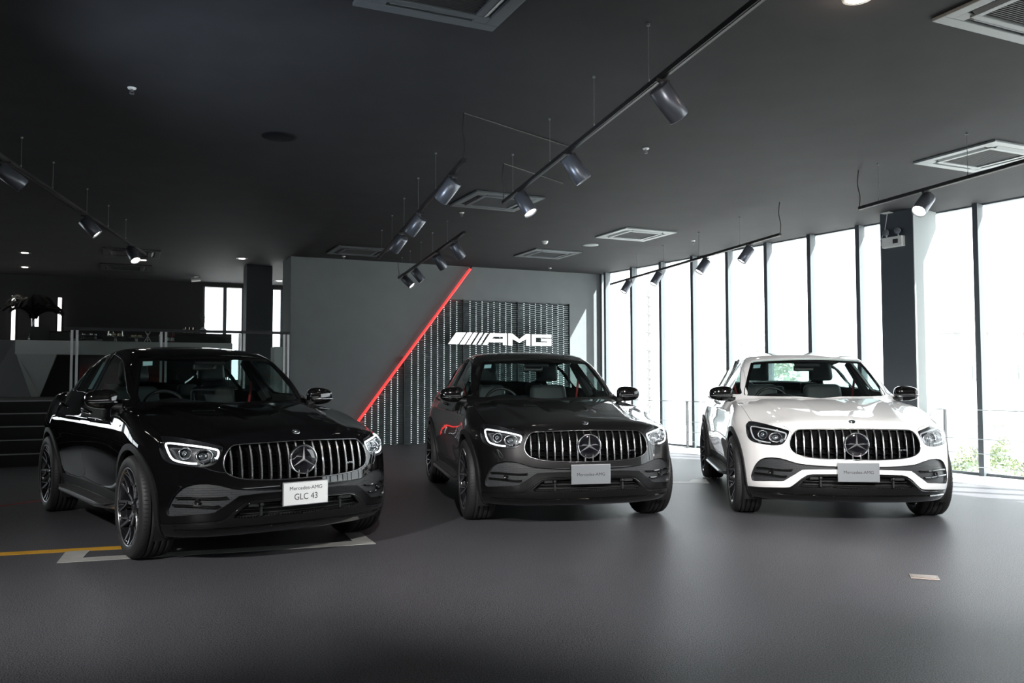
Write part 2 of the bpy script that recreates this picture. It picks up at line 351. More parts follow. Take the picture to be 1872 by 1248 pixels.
for nm, polys in SG.items():
    for po in polys:
        P2 = [sgp(*p) for p in po]; mb = MB(); n = len(P2)
        if nm == 'letter_a':
            h = [sgp(*p) for p in hole_a]
            from mathutils.geometry import tessellate_polygon
            allp = P2+h; tri = tessellate_polygon([[Vector((x, y, 0)) for x, y in P2], [Vector((x, y, 0)) for x, y in h]])
            loops = [list(range(n)), list(range(n, n+4))]
        else: allp = P2; tri = bm_tess(P2); loops = [list(range(n))]
        m_ = len(allp); mb.add([(x, .17, z) for x, z in allp], [tuple(t) for t in tri])
        mb.cur = 1; base = len(mb.v); mb.add([(x, .17, z) for x, z in allp]+[(x, .11, z) for x, z in allp], [(l[i], l[(i+1) % len(l)], l[(i+1) % len(l)]+m_, l[i]+m_) for l in loops for i in range(len(l))]+[tuple(i+m_ for i in t) for t in tri])
        mb.cur = 0; mb.build(nm, [M_SIGN, M_SIGNS], sign)
# ------------------------------------------------------------------ the car's surface as a smooth field, meshed
def spl(pts):
    xs = np.array([p[0] for p in pts], float); ys = np.array([p[1] for p in pts], float)
    if xs[0] > xs[-1]: xs, ys = xs[::-1], ys[::-1]
    n = len(xs); h = np.diff(xs); dl = np.diff(ys)/h; m = np.zeros(n)
    m[1:-1] = (dl[:-1]*h[1:]+dl[1:]*h[:-1])/(h[:-1]+h[1:]); m[0] = dl[0]; m[-1] = dl[-1]
    X = np.linspace(xs[0], xs[-1], 3000); i = np.clip(np.searchsorted(xs, X)-1, 0, n-2); t = (X-xs[i])/h[i]
    Y = (2*t**3-3*t**2+1)*ys[i]+(t**3-2*t**2+t)*h[i]*m[i]+(-2*t**3+3*t**2)*ys[i+1]+(t**3-t**2)*h[i]*m[i+1]
    def fn(x):
        x = np.asarray(x, float)
        v = np.interp(x, X, Y)
        return v+np.where(x < X[0], (x-X[0])*m[0], 0)+np.where(x > X[-1], (x-X[-1])*m[-1], 0)
    return fn
def smax(a, b, k):
    h = np.maximum(k-np.abs(a-b), 0)/k
    return np.maximum(a, b)+h*h*h*k/6.0
def smin(a, b, k): return -smax(-a, -b, k)
def sst(a, b, x):
    t = np.clip((x-a)/(b-a), 0, 1); return t*t*(3-2*t)
zc_ = spl([(.92,.800),(.80,.858),(.704,.903),(.6,.932),(.4,.972),(.2,1.005),(0,1.033),(-.3,1.068),(-.6,1.092),(-.9,1.10),(-1.5,1.10),(-2.5,1.12),(-3,1.16),(-3.4,1.18),(-3.7,1.155),(-3.9,1.1)])
dr_ = spl([(0,0),(.2,.004),(.4,.012),(.5,.019),(.6,.032),(.7,.054),(.8,.082),(.88,.115),(1,.19)])
wp_ = spl([(.95,.80),(.6,.885),(.3,.918),(0,.932),(-.4,.925),(-1,.915),(-2,.910),(-2.5,.915),(-2.87,.918),(-3.2,.900),(-3.5,.86),(-3.8,.79),(-4,.7)])
sz_ = spl([(.1,-.13),(.2,-.085),(.3,-.05),(.4,-.025),(.5,-.01),(.62,0),(.75,.003),(.84,.0),(.90,-.012),(.97,-.034),(1.05,-.060),(1.15,-.11),(1.3,-.22)])
xz_ = spl([(.15,.64),(.20,.72),(.26,.79),(.32,.825),(.40,.845),(.5,.852),(.6,.846),(.7,.828),(.8,.803),(.86,.775),(.92,.72),(1.0,.6)])
xy_ = spl([(0,0),(.2,-.009),(.4,-.037),(.54,-.075),(.65,-.128),(.75,-.205),(.82,-.29),(.88,-.40),(.93,-.55),(1,-.85)])
rz_ = spl([(.2,-3.66),(.3,-3.80),(.45,-3.86),(.65,-3.87),(.8,-3.84),(.95,-3.80),(1.1,-3.79),(1.3,-3.75)])
ry_ = spl([(0,0),(.3,.02),(.6,.09),(.75,.18),(.85,.31),(.92,.47),(1,.75)])
gr_ = spl([(-.2,.86),(-.50,1.095),(-.7,1.247),(-.9,1.392),(-1.06,1.497),(-1.2,1.541),(-1.4,1.572),(-1.65,1.588),(-2.0,1.575),(-2.4,1.522),(-2.8,1.430),(-3.2,1.305),(-3.5,1.21),(-3.72,1.155),(-3.85,1.08)])
gd_ = spl([(0,0),(.2,.003),(.4,.014),(.565,.032),(.7,.06),(.9,.14)])
gw_ = spl([(-.3,.80),(-.7,.850),(-1.1,.872),(-1.6,.885),(-2.2,.878),(-2.7,.835),(-3.2,.735),(-3.6,.61),(-3.9,.50)])
def field(P):
    x, y, z = P[..., 0], np.abs(P[..., 1]), P[..., 2]
    cr = .60-.12*sst(-.5, .8, x)           # crease on the bonnet
    zt = zc_(x)-dr_(y)*(1.25-.85*sst(.5, -.35, x))-.012*sst(cr-.05, cr+.03, y)*sst(.78, .3, x)*sst(-1.0, -.85, x)-.006*sst(.26, .18, y)*sst(.7, .1, x)
    fl = .030*np.exp(-((x)**2+(z-.45)**2)/.16)+.034*np.exp(-((x+2.873)**2+(z-.47)**2)/.17)
    sc_ = .028*np.exp(-((x+1.4)/.75)**2-((z-.50)/.16)**2)
    yw = wp_(x)+sz_(z)+fl-sc_+.012*np.exp(-((x+2.8)/.7)**2-((z-.95)/.12)**2)
    yw = yw+.022*sst(.0, .5, x)*sst(.62, .35, z)
    xf = xz_(z)+xy_(y); xr = rz_(z)+ry_(y)
    f = smax((z-zt)*.95, (y-yw), .11)
    f = smax(f, (x-xf)*.9, .09)
    f = smax(f, (xr-x)*.9, .10)
    f = smax(f, .20+.03*sst(-.6, -.9, x)*sst(-2.3, -2.1, x)-z, .05)
    bl = sst(-1.2, -2.2, x)
    sh = .30*y*y*(1-bl)-.16*y*y*bl
    g = (z-(gr_(x+sh)-gd_(y)))*.82
    yg = gw_(x)-.60*(z-1.08)+.02*(z-1.08)**2
    g = smax(g, (y-yg)*.9, .085)
    g = smax(g, .95-z, .02)
    return smin(f, g, .035)
def grad(P, e=.004):
    G = np.empty_like(P)
    for a in range(3):
        d = np.zeros(3); d[a] = e
        G[..., a] = (field(P+d)-field(P-d))/(2*e)
    return G
def project(P, n=4):
    P = P.copy()
    for _ in range(n):
        G = grad(P); g2 = np.maximum((G**2).sum(-1), .05)
        P -= (field(P)/g2)[..., None]*G
    return P
def mesh_field(h=.02):
    xs = np.arange(-4.0, 1.0, h); ys = (np.arange(0, 54*1)*h)-h/2; ys = ys[ys < 1.08]; zs = np.arange(.12, 1.66, h)
    X, Y, Z = np.meshgrid(xs, ys, zs, indexing='ij'); P = np.stack([X, Y, Z], -1); V = field(P)
    s = V < 0
    # cells with sign changes
    c = np.zeros(tuple(np.array(s.shape)-1), int)
    for i in (0, 1):
        for j in (0, 1):
            for k in (0, 1): c += s[i:s.shape[0]-1+i, j:s.shape[1]-1+j, k:s.shape[2]-1+k]
    act = (c > 0) & (c < 8); idx = -np.ones(act.shape, int); ii = np.argwhere(act); idx[act] = np.arange(len(ii))
    acc = np.zeros((len(ii), 3)); cnt = np.zeros(len(ii))
    corners = [(i, j, k) for i in (0, 1) for j in (0, 1) for k in (0, 1)]
    for a in corners:
        for ax in range(3):
            if a[ax]: continue
            b = list(a); b[ax] = 1
            ia = ii+np.array(a); ib = ii+np.array(b)
            va = V[tuple(ia.T)]; vb = V[tuple(ib.T)]; m = (va < 0) != (vb < 0)
            t = np.where(m, va/(va-vb+1e-12), 0)
            p = P[tuple(ia.T)]*(1-t[:, None])+P[tuple(ib.T)]*t[:, None]
            acc[m] += p[m]; cnt[m] += 1
    vt = acc/cnt[:, None]
    faces = []
    for ax in range(3):
        o = [1, 1, 1]; o[ax] = 0
        u, v = [(1, 2), (2, 0), (0, 1)][ax]
        sl = [slice(1, n-1) for n in s.shape]; sl[ax] = slice(0, s.shape[ax]-1)
        sl2 = list(sl); sl2[ax] = slice(1, s.shape[ax])
        a = s[tuple(sl)]; b = s[tuple(sl2)]; e = np.argwhere(a != b)
        base = e.copy(); 
        for q in range(3):
            if q != ax: base[:, q] += 1
        du = np.zeros(3, int); du[u] = 1; dv = np.zeros(3, int); dv[v] = 1
        q0 = idx[tuple((base-du-dv).T)]; q1 = idx[tuple((base-dv).T)]; q2 = idx[tuple(base.T)]; q3 = idx[tuple((base-du).T)]
        flip = a[tuple(e.T)]
        F = np.where(flip[:, None], np.stack([q0, q1, q2, q3], 1), np.stack([q3, q2, q1, q0], 1))
        faces.append(F)
    Fc = np.concatenate(faces); Fc = Fc[(Fc >= 0).all(1)]
    cy = ii[:, 1]; mid = cy == 0
    vt[mid, 1] = 0
    vt = project(vt, 5); vt[mid, 1] = 0
    # relax a little inside the surface, then project again
    nb = np.zeros_like(vt); nc = np.zeros(len(vt))
    for a_, b_ in ((0, 1), (1, 2), (2, 3), (3, 0)):
        np.add.at(nb, Fc[:, a_], vt[Fc[:, b_]]); np.add.at(nc, Fc[:, a_], 1)
        np.add.at(nb, Fc[:, b_], vt[Fc[:, a_]]); np.add.at(nc, Fc[:, b_], 1)
    avg = nb/np.maximum(nc, 1)[:, None]; vt2 = vt*.4+avg*.6; vt2 = project(vt2, 4); vt2[mid, 1] = 0
    return vt2, Fc
# ------------------------------------------------------------------ cut the surface into panels
HOLE, ARCH, SILL, FGL, RGL, QGL, WS, RW, HOOD, FD, RD, HL, GR, INT, LOW, LOPEN, TAIL, BODY = range(1, 19)
def inside(poly, x, y):
    c = False; n = len(poly); j = n-1
    for i in range(n):
        xi, yi = poly[i]; xj, yj = poly[j]
        if (yi > y) != (yj > y) and x < (xj-xi)*(y-yi)/(yj-yi)+xi: c = not c
        j = i
    return c
def circ(cx, cz, r, n=40): return [(cx+r*math.cos(2*math.pi*i/n), cz+r*math.sin(2*math.pi*i/n)) for i in range(n)]
def sp2(pts, k=3): return [tuple(p)[:2] for p in smooth_poly([(a, b, 0) for a, b in pts], k)]
DLO_F = [(-.80,1.118),(-.88,1.185),(-1.0,1.278),(-1.15,1.372),(-1.32,1.438),(-1.5,1.478),(-1.68,1.502),(-1.79,1.509),(-1.74,1.40),(-1.66,1.25),(-1.61,1.160),(-1.3,1.148),(-1.0,1.134)]
DLO_R = [(-1.69,1.163),(-1.74,1.25),(-1.82,1.40),(-1.87,1.513),(-2.05,1.508),(-2.25,1.487),(-2.48,1.450),(-2.42,1.32),(-2.36,1.186),(-2.0,1.175)]
DLO_Q = [(-2.42,1.188),(-2.48,1.32),(-2.54,1.437),(-2.75,1.383),(-2.95,1.318),(-3.12,1.248),(-3.16,1.212),(-3.10,1.200),(-2.8,1.196)]
GRILLE = [(-.3,.838),(0,.842),(.243,.838),(.44,.832),(.48,.824),(.507,.803),(.530,.765),(.546,.71),(.542,.67),(.522,.640),(.483,.617),(.41,.598),(.262,.586),(.10,.581),(-.3,.586)]
HEADL = [(.808,.884),(.835,.872),(.858,.846),(.868,.80),(.862,.75),(.845,.722),(.815,.706),(.746,.694),(.676,.689),(.62,.696),(.588,.716),(.564,.757),(.541,.815),(.573,.831),(.649,.853),(.724,.873)]
INTAKE = [(.832,.358),(.844,.39),(.838,.432),(.818,.494),(.791,.539),(.763,.563),(.722,.578),(.672,.582),(.615,.577),(.558,.562),(.50,.545),(.441,.536),(.338,.528),(.18,.523),(-.2,.522),(-.2,.497),(.18,.498),(.427,.490),(.464,.479),(.501,.453),(.545,.422),(.588,.391),(.609,.380),(.702,.372),(.78,.362)]
LOWER = [(-.3,.456),(.18,.456),(.368,.451),(.413,.441),(.457,.411),(.493,.377),(.529,.343),(.55,.328),(.586,.322),(.70,.314),(.80,.304),(.875,.296),(1.2,.290),(1.2,0),(-.3,0)]
LOPENP = [(-.3,.440),(.18,.440),(.355,.436),(.395,.425),(.43,.402),(.46,.372),(.48,.350),(.44,.335),(.18,.335),(-.3,.335)]
HOODP = [(.78,-.2),(.78,.30),(.765,.46),(.735,.52),(.685,.565),(.60,.66),(.50,.727),(.36,.782),(.27,.802),(.0,.812),(-.35,.822),(-.55,.815),(-.66,.77),(-.60,.60),(-.53,.35),(-.50,.0),(-.50,-.2)]
FDOOR = [(-.44,.43),(-.47,.55),(-.50,.7),(-.52,.88),(-.60,.98),(-.72,1.08),(-.755,1.13),(-.86,1.205),(-.98,1.30),(-1.13,1.392),(-1.30,1.455),(-1.5,1.497),(-1.68,1.520),(-1.84,1.528),(-1.78,1.38),(-1.68,1.18),(-1.64,1.0),(-1.645,.8),(-1.68,.6),(-1.72,.43)]
RDOOR = [(-1.72,.43),(-1.68,.6),(-1.645,.8),(-1.64,1.0),(-1.68,1.18),(-1.78,1.38),(-1.84,1.528),(-2.05,1.526),(-2.27,1.505),(-2.55,1.455),(-2.78,1.396),(-2.98,1.328),(-3.14,1.262),(-3.20,1.212),(-3.0,1.17),(-2.80,1.08),(-2.70,.98),(-2.60,.84),(-2.48,.75),(-2.40,.62),(-2.36,.5),(-2.34,.43)]
WIND = [(-.3,1.10),(.2,1.10),(.5,1.10),(.70,1.108),(.712,1.14),(.665,1.26),(.62,1.37),(.575,1.470),(.50,1.487),(.3,1.499),(0,1.501),(-.3,1.499)]
REARW = [(-2.52,-.3),(-2.52,0),(-2.50,.25),(-2.48,.42),(-2.54,.49),(-2.8,.505),(-3.1,.50),(-3.28,.46),(-3.32,.3),(-3.34,0),(-3.34,-.3)]
TAILP = [(.30,.985),(.5,1.0),(.7,1.01),(.82,1.0),(.90,.96),(.90,.89),(.8,.90),(.6,.92),(.3,.93)]
AX = {'side': (0, 2), 'front': (1, 2), 'top': (0, 1)}
def cut_all(V, Fc):
    bm = bmesh.new(); vv = [bm.verts.new(p) for p in V.tolist()]
    for f in Fc.tolist():
        try: bm.faces.new([vv[i] for i in f])
        except ValueError: pass
    L = bm.faces.layers.int.new('lab')
    def cut(lab, poly, ax, pred, over=None, crisp=False):
        a, b = AX[ax]
        if not crisp: poly = sp2(poly, 3)
        cand = set(f for f in bm.faces if pred(f.calc_center_median(), f.normal))
        for i in range(len(poly)):
            p, q = poly[i], poly[(i+1) % len(poly)]
            if (p[0]-q[0])**2+(p[1]-q[1])**2 < 1e-9: continue
            x0, x1 = min(p[0], q[0])-.004, max(p[0], q[0])+.004; y0, y1 = min(p[1], q[1])-.004, max(p[1], q[1])+.004
            sel = []
            for f in cand:
                if not f.is_valid: continue
                fx = [v.co[a] for v in f.verts]; fy = [v.co[b] for v in f.verts]
                if max(fx) < x0 or min(fx) > x1 or max(fy) < y0 or min(fy) > y1: continue
                sel.append(f)
            if not sel: continue
            co = Vector((0, 0, 0)); co[a] = p[0]; co[b] = p[1]
            no = Vector((0, 0, 0)); no[a] = q[1]-p[1]; no[b] = -(q[0]-p[0]); no.normalize()
            geom = set(sel)
            for f in sel: geom.update(f.edges); geom.update(f.verts)
            r = bmesh.ops.bisect_plane(bm, geom=list(geom), dist=.0006, plane_co=co, plane_no=no)
            cand.update(g for g in r['geom'] if isinstance(g, bmesh.types.BMFace))
        bm.normal_update()
        for f in bm.faces:
            c = f.calc_center_median()
            if pred(c, f.normal) and (over is None or f[L] in over) and inside(poly, c[a], c[b]): f[L] = lab
    bm.normal_update()
    side = lambda c, n: c.y > .45 and n.y > .12
    front = lambda c, n: c.x > .15 and n.x > .02
    cut(FD, FDOOR, 'side', side); cut(RD, RDOOR, 'side', side)
    cut(FGL, DLO_F, 'side', side); cut(RGL, DLO_R, 'side', side); cut(QGL, DLO_Q, 'side', side)
    cut(HOOD, HOODP, 'top', lambda c, n: c.z > .78 and c.x > -.72 and n.z > .25, crisp=False)
    cut(WS, WIND, 'front', lambda c, n: -1.5 < c.x < -.42 and n.x > .25 and c.z > 1.085, over=(0, HOOD))
    cut(RW, REARW, 'top', lambda c, n: c.x < -2.2 and n.z > .5 and c.z > 1.1)
    cut(HL, HEADL, 'front', front); cut(GR, GRILLE, 'front', front)
    cut(INT, INTAKE, 'front', front)
    cut(LOW, LOWER, 'front', lambda c, n: c.x > .36 and c.z < .47, crisp=True)
    cut(LOPEN, LOPENP, 'front', front, over=(LOW,))
    cut(TAIL, TAILP, 'front', lambda c, n: c.x < -3.2 and n.x < -.02)
    cut(SILL, [(-.2,.405),(-2.6,.405),(-2.6,.1),(-.2,.1)], 'side', lambda c, n: c.y > .45, crisp=True)
    for cx in (0, -2.873):
        cut(ARCH, circ(cx, .373, .447, 60), 'side', side, crisp=True)
        cut(HOLE, circ(cx, .369, .406, 60), 'side', lambda c, n: c.y > .45, crisp=True)
    bmesh.ops.remove_doubles(bm, verts=bm.verts[:], dist=.0009)
    bm.verts.ensure_lookup_table()
    V2 = np.array([v.co[:] for v in bm.verts]); mid = V2[:, 1] < 1e-4
    V2p = project(V2, 2); V2p[mid, 1] = 0; mv = np.linalg.norm(V2p-V2, axis=1); ok = mv < .01; V2[ok] = V2p[ok]
    faces = [[v.index for v in f.verts] for f in bm.faces]; lab = [f[L] for f in bm.faces]
    bm.free(); return V2, faces, np.array(lab)
def piece(V, faces, lab, labs, side='both', gap=.0015, flange=.014, off=0.0, flip=False, name='panel', m=None, parent=None, keep=None):
    """one panel as a mesh: side 'both' is mirrored and welded, 'l'/'r' are the two single ones"""
    fs = [f for f, l in zip(faces, lab) if l in labs]
    if keep: fs = [f for f in fs if keep(V[f].mean(0))]
    used = sorted({i for f in fs for i in f}); mp = {g: i for i, g in enumerate(used)}
    P = V[used].copy(); fs = [[mp[i] for i in f] for f in fs]
    if side == 'r': P = P*[1, -1, 1]; fs = [f[::-1] for f in fs]
    elif side == 'both':
        n = len(P); mid = P[:, 1] < 1e-4; m2 = [i if mid[i] else i+n for i in range(n)]
        P = np.concatenate([P, P*[1, -1, 1]]); fs = fs+[[m2[i] for i in f][::-1] for f in fs]
    cnt = {}
    for f in fs:
        for a, b in zip(f, f[1:]+f[:1]): cnt[(a, b)] = cnt.get((a, b), 0)+1
    bd = [(a, b) for (a, b) in cnt if (b, a) not in cnt]
    N = grad(P); N /= np.maximum(np.linalg.norm(N, axis=1), 1e-6)[:, None]
    if gap and bd:
        isb = {i for e in bd for i in e}; acc = {i: np.zeros(3) for i in isb}
        for f in fs:
            hit = [i for i in f if i in isb]
            if hit:
                c = P[f].mean(0)
                for i in hit: acc[i] += c-P[i]
        mvd = {}
        for a, b in bd:
            e = P[b]-P[a]; e /= max(np.linalg.norm(e), 1e-9)
            for i in (a, b):
                d = np.cross(N[i], e); mvd[i] = mvd.get(i, 0)+d
        for i, d in mvd.items():
            d = d-N[i]*(d@N[i]); l = np.linalg.norm(d)
            if l > 1e-6: P[i] = P[i]+d/l*gap
    if off: P = P+N*off
    nb = len(P); vn = [tuple(x) for x in (N if not flip else -N)]
    F = [list(f) for f in fs]; nsurf = len(F); extra = {}; Q = []
    if flange:
        for a, b in bd:
            for i in (a, b):
                if i not in extra: extra[i] = nb+len(Q); Q.append(P[i]-N[i]*flange)
            F.append([b, a, extra[a], extra[b]])
    PP = np.concatenate([P, np.array(Q)]) if Q else P
    if flip: F = [f[::-1] for f in F]
    me = bpy.data.meshes.new(name); me.from_pydata(PP.tolist(), [], F); me.update()
    me.polygons.foreach_set('use_smooth', [True]*len(F))
    ln = []
    for p in me.polygons:
        if p.index < nsurf:
            for i in p.vertices: ln.append(vn[i])
        else: ln += [tuple(p.normal)]*len(p.vertices)
    me.normals_split_custom_set(ln)
    me.materials.append(m)
    o = bpy.data.objects.new(name, me); C.objects.link(o)
    if parent: o.parent = parent
    return o
def solve(fn, a, b, n=60):
    """outermost surface crossing of the field along fn(t), t from a (outside) to b (inside)"""
    ts = np.linspace(a, b, 300); Fv = field(np.array([fn(t) for t in ts])); i = int(np.argmax(Fv < 0)); lo, hi = ts[max(i-1, 0)], ts[i]
    for _ in range(18):
        mm = (lo+hi)/2
        if field(np.array(fn(mm))) < 0: hi = mm
        else: lo = mm
    return Vector(fn(hi))
def on_side(x, z, s=1): return solve(lambda t: (x, s*t, z), 1.1, .3)
def on_front(y, z): return solve(lambda t: (t, y, z), *((1.0, .2) if z < 1.0 else (-.3, -1.8)))
def on_top(x, y): return solve(lambda t: (x, y, t), 1.7, .7)
def nrm(p):
    g = grad(np.array([p[:]]))[0]; return Vector(g/np.linalg.norm(g))
# ------------------------------------------------------------------ car materials
def paint(name, col, metal=0.0):
    m = mat(name, col, .38, metal, .5, coat=1.0, coat_r=.012) if metal else mat(name, col, .025, 0, .55); return m
PAINTS = {'black': paint('paint_black', (.0035,.0035,.004)), 'graphite': paint('paint_graphite', (.0065,.0062,.0066), .35), 'white': paint('paint_white', (.88,.88,.88))}
M_FIN = mat('grille_fin_black', (.0018,.0018,.002), .7, spec=.08)
M_SLATC = mat('slat_polished_metal', (.86,.87,.89), .22, 1.0)
M_STARM = mat('star_satin_chrome', (.88,.89,.90), .30, .85)
M_GLOSSBLACK = mat('gloss_black_trim', (.004,.004,.004), .08, coat=1.0)
M_PLASTIC = mat('textured_black_plastic', (.0085,.009,.0095), .55)
M_CHROME = mat('chrome', (.82,.83,.85), .09, 1.0)
M_DKCHROME = mat('dark_chrome', (.35,.35,.36), .18, 1.0)
M_ALU = mat('brushed_aluminium', (.45,.46,.47), .35, 1.0)
M_TYRE = mat('tyre_rubber', (.020,.020,.021), .6)
M_RIM = mat('rim_gloss_black', (.010,.010,.012), .15, .0, coat=1.0)
M_RIMCUT = mat('rim_machined_face', (.42,.42,.45), .28, .9)
M_DISC = mat('brake_disc', (.10,.10,.105), .4, .9)
M_DARK = mat('underbody_black', (.004,.004,.0045), .8)
M_LEATHER = mat('dark_leather', (.035,.040,.042), .45)
M_LINING = mat('dark_headlining', (.012,.013,.0135), .85)
M_RED = mat('red_seatbelt', (.20,.008,.010), .7)
M_DASH = mat('dash_plastic', (.012,.012,.013), .5)
M_WIND = glass('windscreen_glass', (.76,.85,.83), 0, .9)
M_SIDEG = glass('side_window_glass', (.50,.60,.585), 0, 1.0)
M_LENS = glass('headlight_lens', (.93,.95,.96), 0, 1.0)
M_DRL = mat('daytime_light_on', (.8,.8,.8), .3, emit=(.93,.97,1.0), es=1.6)
M_DRLOFF = mat('daytime_light_off', (.55,.57,.60), .25)
M_REFL = mat('lamp_reflector', (.72,.74,.77), .12, 1.0)
M_LAMPIN = mat('lamp_housing', (.012,.012,.014), .3)
M_TAIL = mat('tail_light_red', (.30,.008,.01), .15, coat=1.0)
M_PLATEW = mat('plate_white', (.78,.80,.80), .35)
M_PLATES = mat('plate_silver', (.30,.32,.34), .38, .55)
M_PLFRAME = mat('plate_holder', (.55,.56,.58), .3, .8)
M_INK = mat('plate_letters', (.03,.03,.03), .5)
M_BADGE = mat('badge_disc', (.006,.006,.008), .06, coat=1.0)
M_STEP = mat('step_rubber', (.03,.03,.031), .6)
M_SENS = mat('sensor_black', (.006,.006,.006), .25)
M_STICK = mat('window_sticker', (.42,.60,.64), .6)
def mesh_plastic():
    m = mat('intake_mesh_plastic', (.05,.053,.056), .42)
    nt = m.node_tree; b = nt.nodes['Principled BSDF']; tc = nt.nodes.new('ShaderNodeTexCoord')
    mp = nt.nodes.new('ShaderNodeMapping'); mp.inputs['Rotation'].default_value = (R(90), 0, R(90))
    br = nt.nodes.new('ShaderNodeTexBrick'); br.inputs['Scale'].default_value = 1; br.inputs['Brick Width'].default_value = .055; br.inputs['Row Height'].default_value = .016
    br.inputs['Mortar Size'].default_value = .0011; br.inputs['Mortar Smooth'].default_value = .3
    br.inputs['Color1'].default_value = (.05,.053,.056,1); br.inputs['Color2'].default_value = (.043,.046,.05,1); br.inputs['Mortar'].default_value = (.018,.018,.019,1)
    sx = nt.nodes.new('ShaderNodeSeparateXYZ'); cx = nt.nodes.new('ShaderNodeCombineXYZ')
    nt.links.new(tc.outputs['Object'], sx.inputs[0]); nt.links.new(sx.outputs[1], cx.inputs[0]); nt.links.new(sx.outputs[2], cx.inputs[1])
    nt.links.new(cx.outputs[0], br.inputs['Vector']); nt.links.new(br.outputs['Color'], b.inputs['Base Color'])
    bp = nt.nodes.new('ShaderNodeBump'); bp.inputs['Strength'].default_value = .6; bp.inputs['Distance'].default_value = .003; bp.invert = True
    nt.links.new(br.outputs['Fac'], bp.inputs['Height']); nt.links.new(bp.outputs['Normal'], b.inputs['Normal']); return m
M_MESH = mesh_plastic()
M_PAINT = PAINTS['black']

# ------------------------------------------------------------------ wheel (axis along y, outer face at +y), its hub at the origin
def make_wheel(parent, loc, s):
    w = empty('wheel', loc, 0 if s > 0 else math.pi, parent)
    t = MB(); hw = .1275
    pr = [(.277,-hw+.012),(.282,-hw+.002),(.30,-hw-.003),(.33,-hw+.000),(.352,-hw+.010),(.362,-hw+.022)]
    for g in (-.062,-.022,.022,.062):
        pr += [(.3688,g-.0068),(.3675,g-.0058),(.353,g-.0045),(.353,g+.0045),(.3675,g+.0055),(.3685,g+.0065)]
    pr += [(.362,hw-.022),(.352,hw-.010),(.347,hw-.006),(.3455,hw-.0055),(.33,hw+.000),(.318,hw+.003),(.30,hw+.003),(.282,hw-.002),(.277,hw-.012)]
    # order from inner side to outer side
    t.lathe(pr, 96); o = t.build('tyre', M_TYRE, w)
    tb = MB()
    for k in range(80):         # shoulder sipes
        a = 2*math.pi*k/80
        for y0, y1 in ((hw-.040, hw-.014), (-hw+.014, -hw+.040)):
            M = Matrix.Rotation(a, 4, 'Y')
            tb.add([(.3693,y0,-.0012),(.3693,y0,.0012),(.3665 if abs(y1) > .11 else .3693,y1,.0012),(.3665 if abs(y1) > .11 else .3693,y1,-.0012)], [(0,1,2,3)], False, M)
    tb.build('tread_sipe', M_DARK, o)['kind'] = 'stuff'
    r = MB(); f0 = hw-.010
    r.lathe([(.279,f0-.004),(.281,f0+.004),(.276,f0+.006),(.268,f0-.002),(.262,f0-.02),(.252,f0-.07),(.245,f0-.15),(.250,-hw+.02),(.272,-hw+.012)], 72)
    ri = r.build('rim', M_RIM, w)
    lp = MB(); lp.lathe([(.2795,f0+.0045),(.2815,f0+.006),(.2765,f0+.0078),(.2715,f0+.003),(.2705,f0+.001)], 96); lp.build('rim_lip', M_RIMCUT, ri)
    hb = MB(); hb.lathe([(.0,f0-.028),(.030,f0-.028),(.034,f0-.031),(.036,f0-.040),(.07,f0-.044),(.078,f0-.052),(.082,f0-.11)], 40)
    for k in range(5):
        a = 2*math.pi*(k+.5)/5; c = Vector((.056*math.cos(a), 0, .056*math.sin(a)))
        hb.cyl(c+Vector((0,f0-.052,0)), c+Vector((0,f0-.036,0)), .009, .008, 8)
    hb.build('hub', M_RIM, ri)
    def spoke(mb, a0, r0, a1, r1, w0, w1, d0, d1, th=.034, mid=None):
        n = 7; pts = []
        for i in range(n):
            u = i/(n-1); rr = r0+(r1-r0)*u; a = a0+(a1-a0)*(u**.8); y = f0+d0+(d1-d0)*(u**1.2)-.010*math.sin(math.pi*u)
            pts.append((rr, a, y, w0+(w1-w0)*u))
        vs_ = []
        for rr, a, y, w_ in pts:
            ca, sa = math.cos(a), math.sin(a); tx, tz = -sa, ca
            for k, (o_, dy) in enumerate(((-.5,0),(.5,0),(.62,-.006),(.42,-th),(-.42,-th),(-.62,-.006))):
                vs_.append((rr*ca+tx*w_*o_, y+dy, rr*sa+tz*w_*o_))
        m = 6
        for i in range(n-1):
            for k in range(m):
                q = (i*m+k, i*m+(k+1) % m, (i+1)*m+(k+1) % m, (i+1)*m+k)
                mb.cur = 1 if k == 0 else 0
                mb.add([vs_[j] for j in q], [(0,1,2,3)] )
        mb.add([vs_[j] for j in range(m)], [tuple(range(m))]); mb.add([vs_[(n-1)*m+j] for j in range(m)], [tuple(range(m))[::-1]])
        mb.cur = 0
    for k in range(5):
        a = 2*math.pi*k/5+R(90); sp = MB()
        for sg in (-1, 1):
            spoke(sp, a+sg*R(9), .055, a+sg*R(15.5), .268, .026, .017, -.040, -.003)
            spoke(sp, a+sg*R(13.5), .150, a+sg*R(31), .268, .013, .013, -.026, -.004, .026)
        sp.build('spoke', [M_RIM, M_RIMCUT], ri)
    cp = MB(); cp.lathe([(.0,f0-.024),(.024,f0-.024),(.030,f0-.027),(.030,f0-.035)], 24); cp.build('centre_cap', M_DKCHROME, ri)
    bd = MB(); bd.lathe([(.05,-.005),(.175,-.005),(.175,-.035),(.05,-.035)], 48, closed=True); bd.build('brake_disc', M_DISC, w)
    bc = MB()
    for i in range(8):
        a0, a1 = R(150+i*7.5), R(157.5+i*7.5)
        q = [(r_*math.cos(a), y, r_*math.sin(a)) for y in (.018, -.06) for a, r_ in ((a0,.115),(a0,.195),(a1,.195),(a1,.115))]
        bc.add(q, [(0,3,2,1),(4,5,6,7),(1,2,6,5),(0,4,7,3)]+([(0,1,5,4)] if i == 0 else [])+([(3,7,6,2)] if i == 7 else []))
    bc.build('brake_caliper', M_PLASTIC, w)
    return w

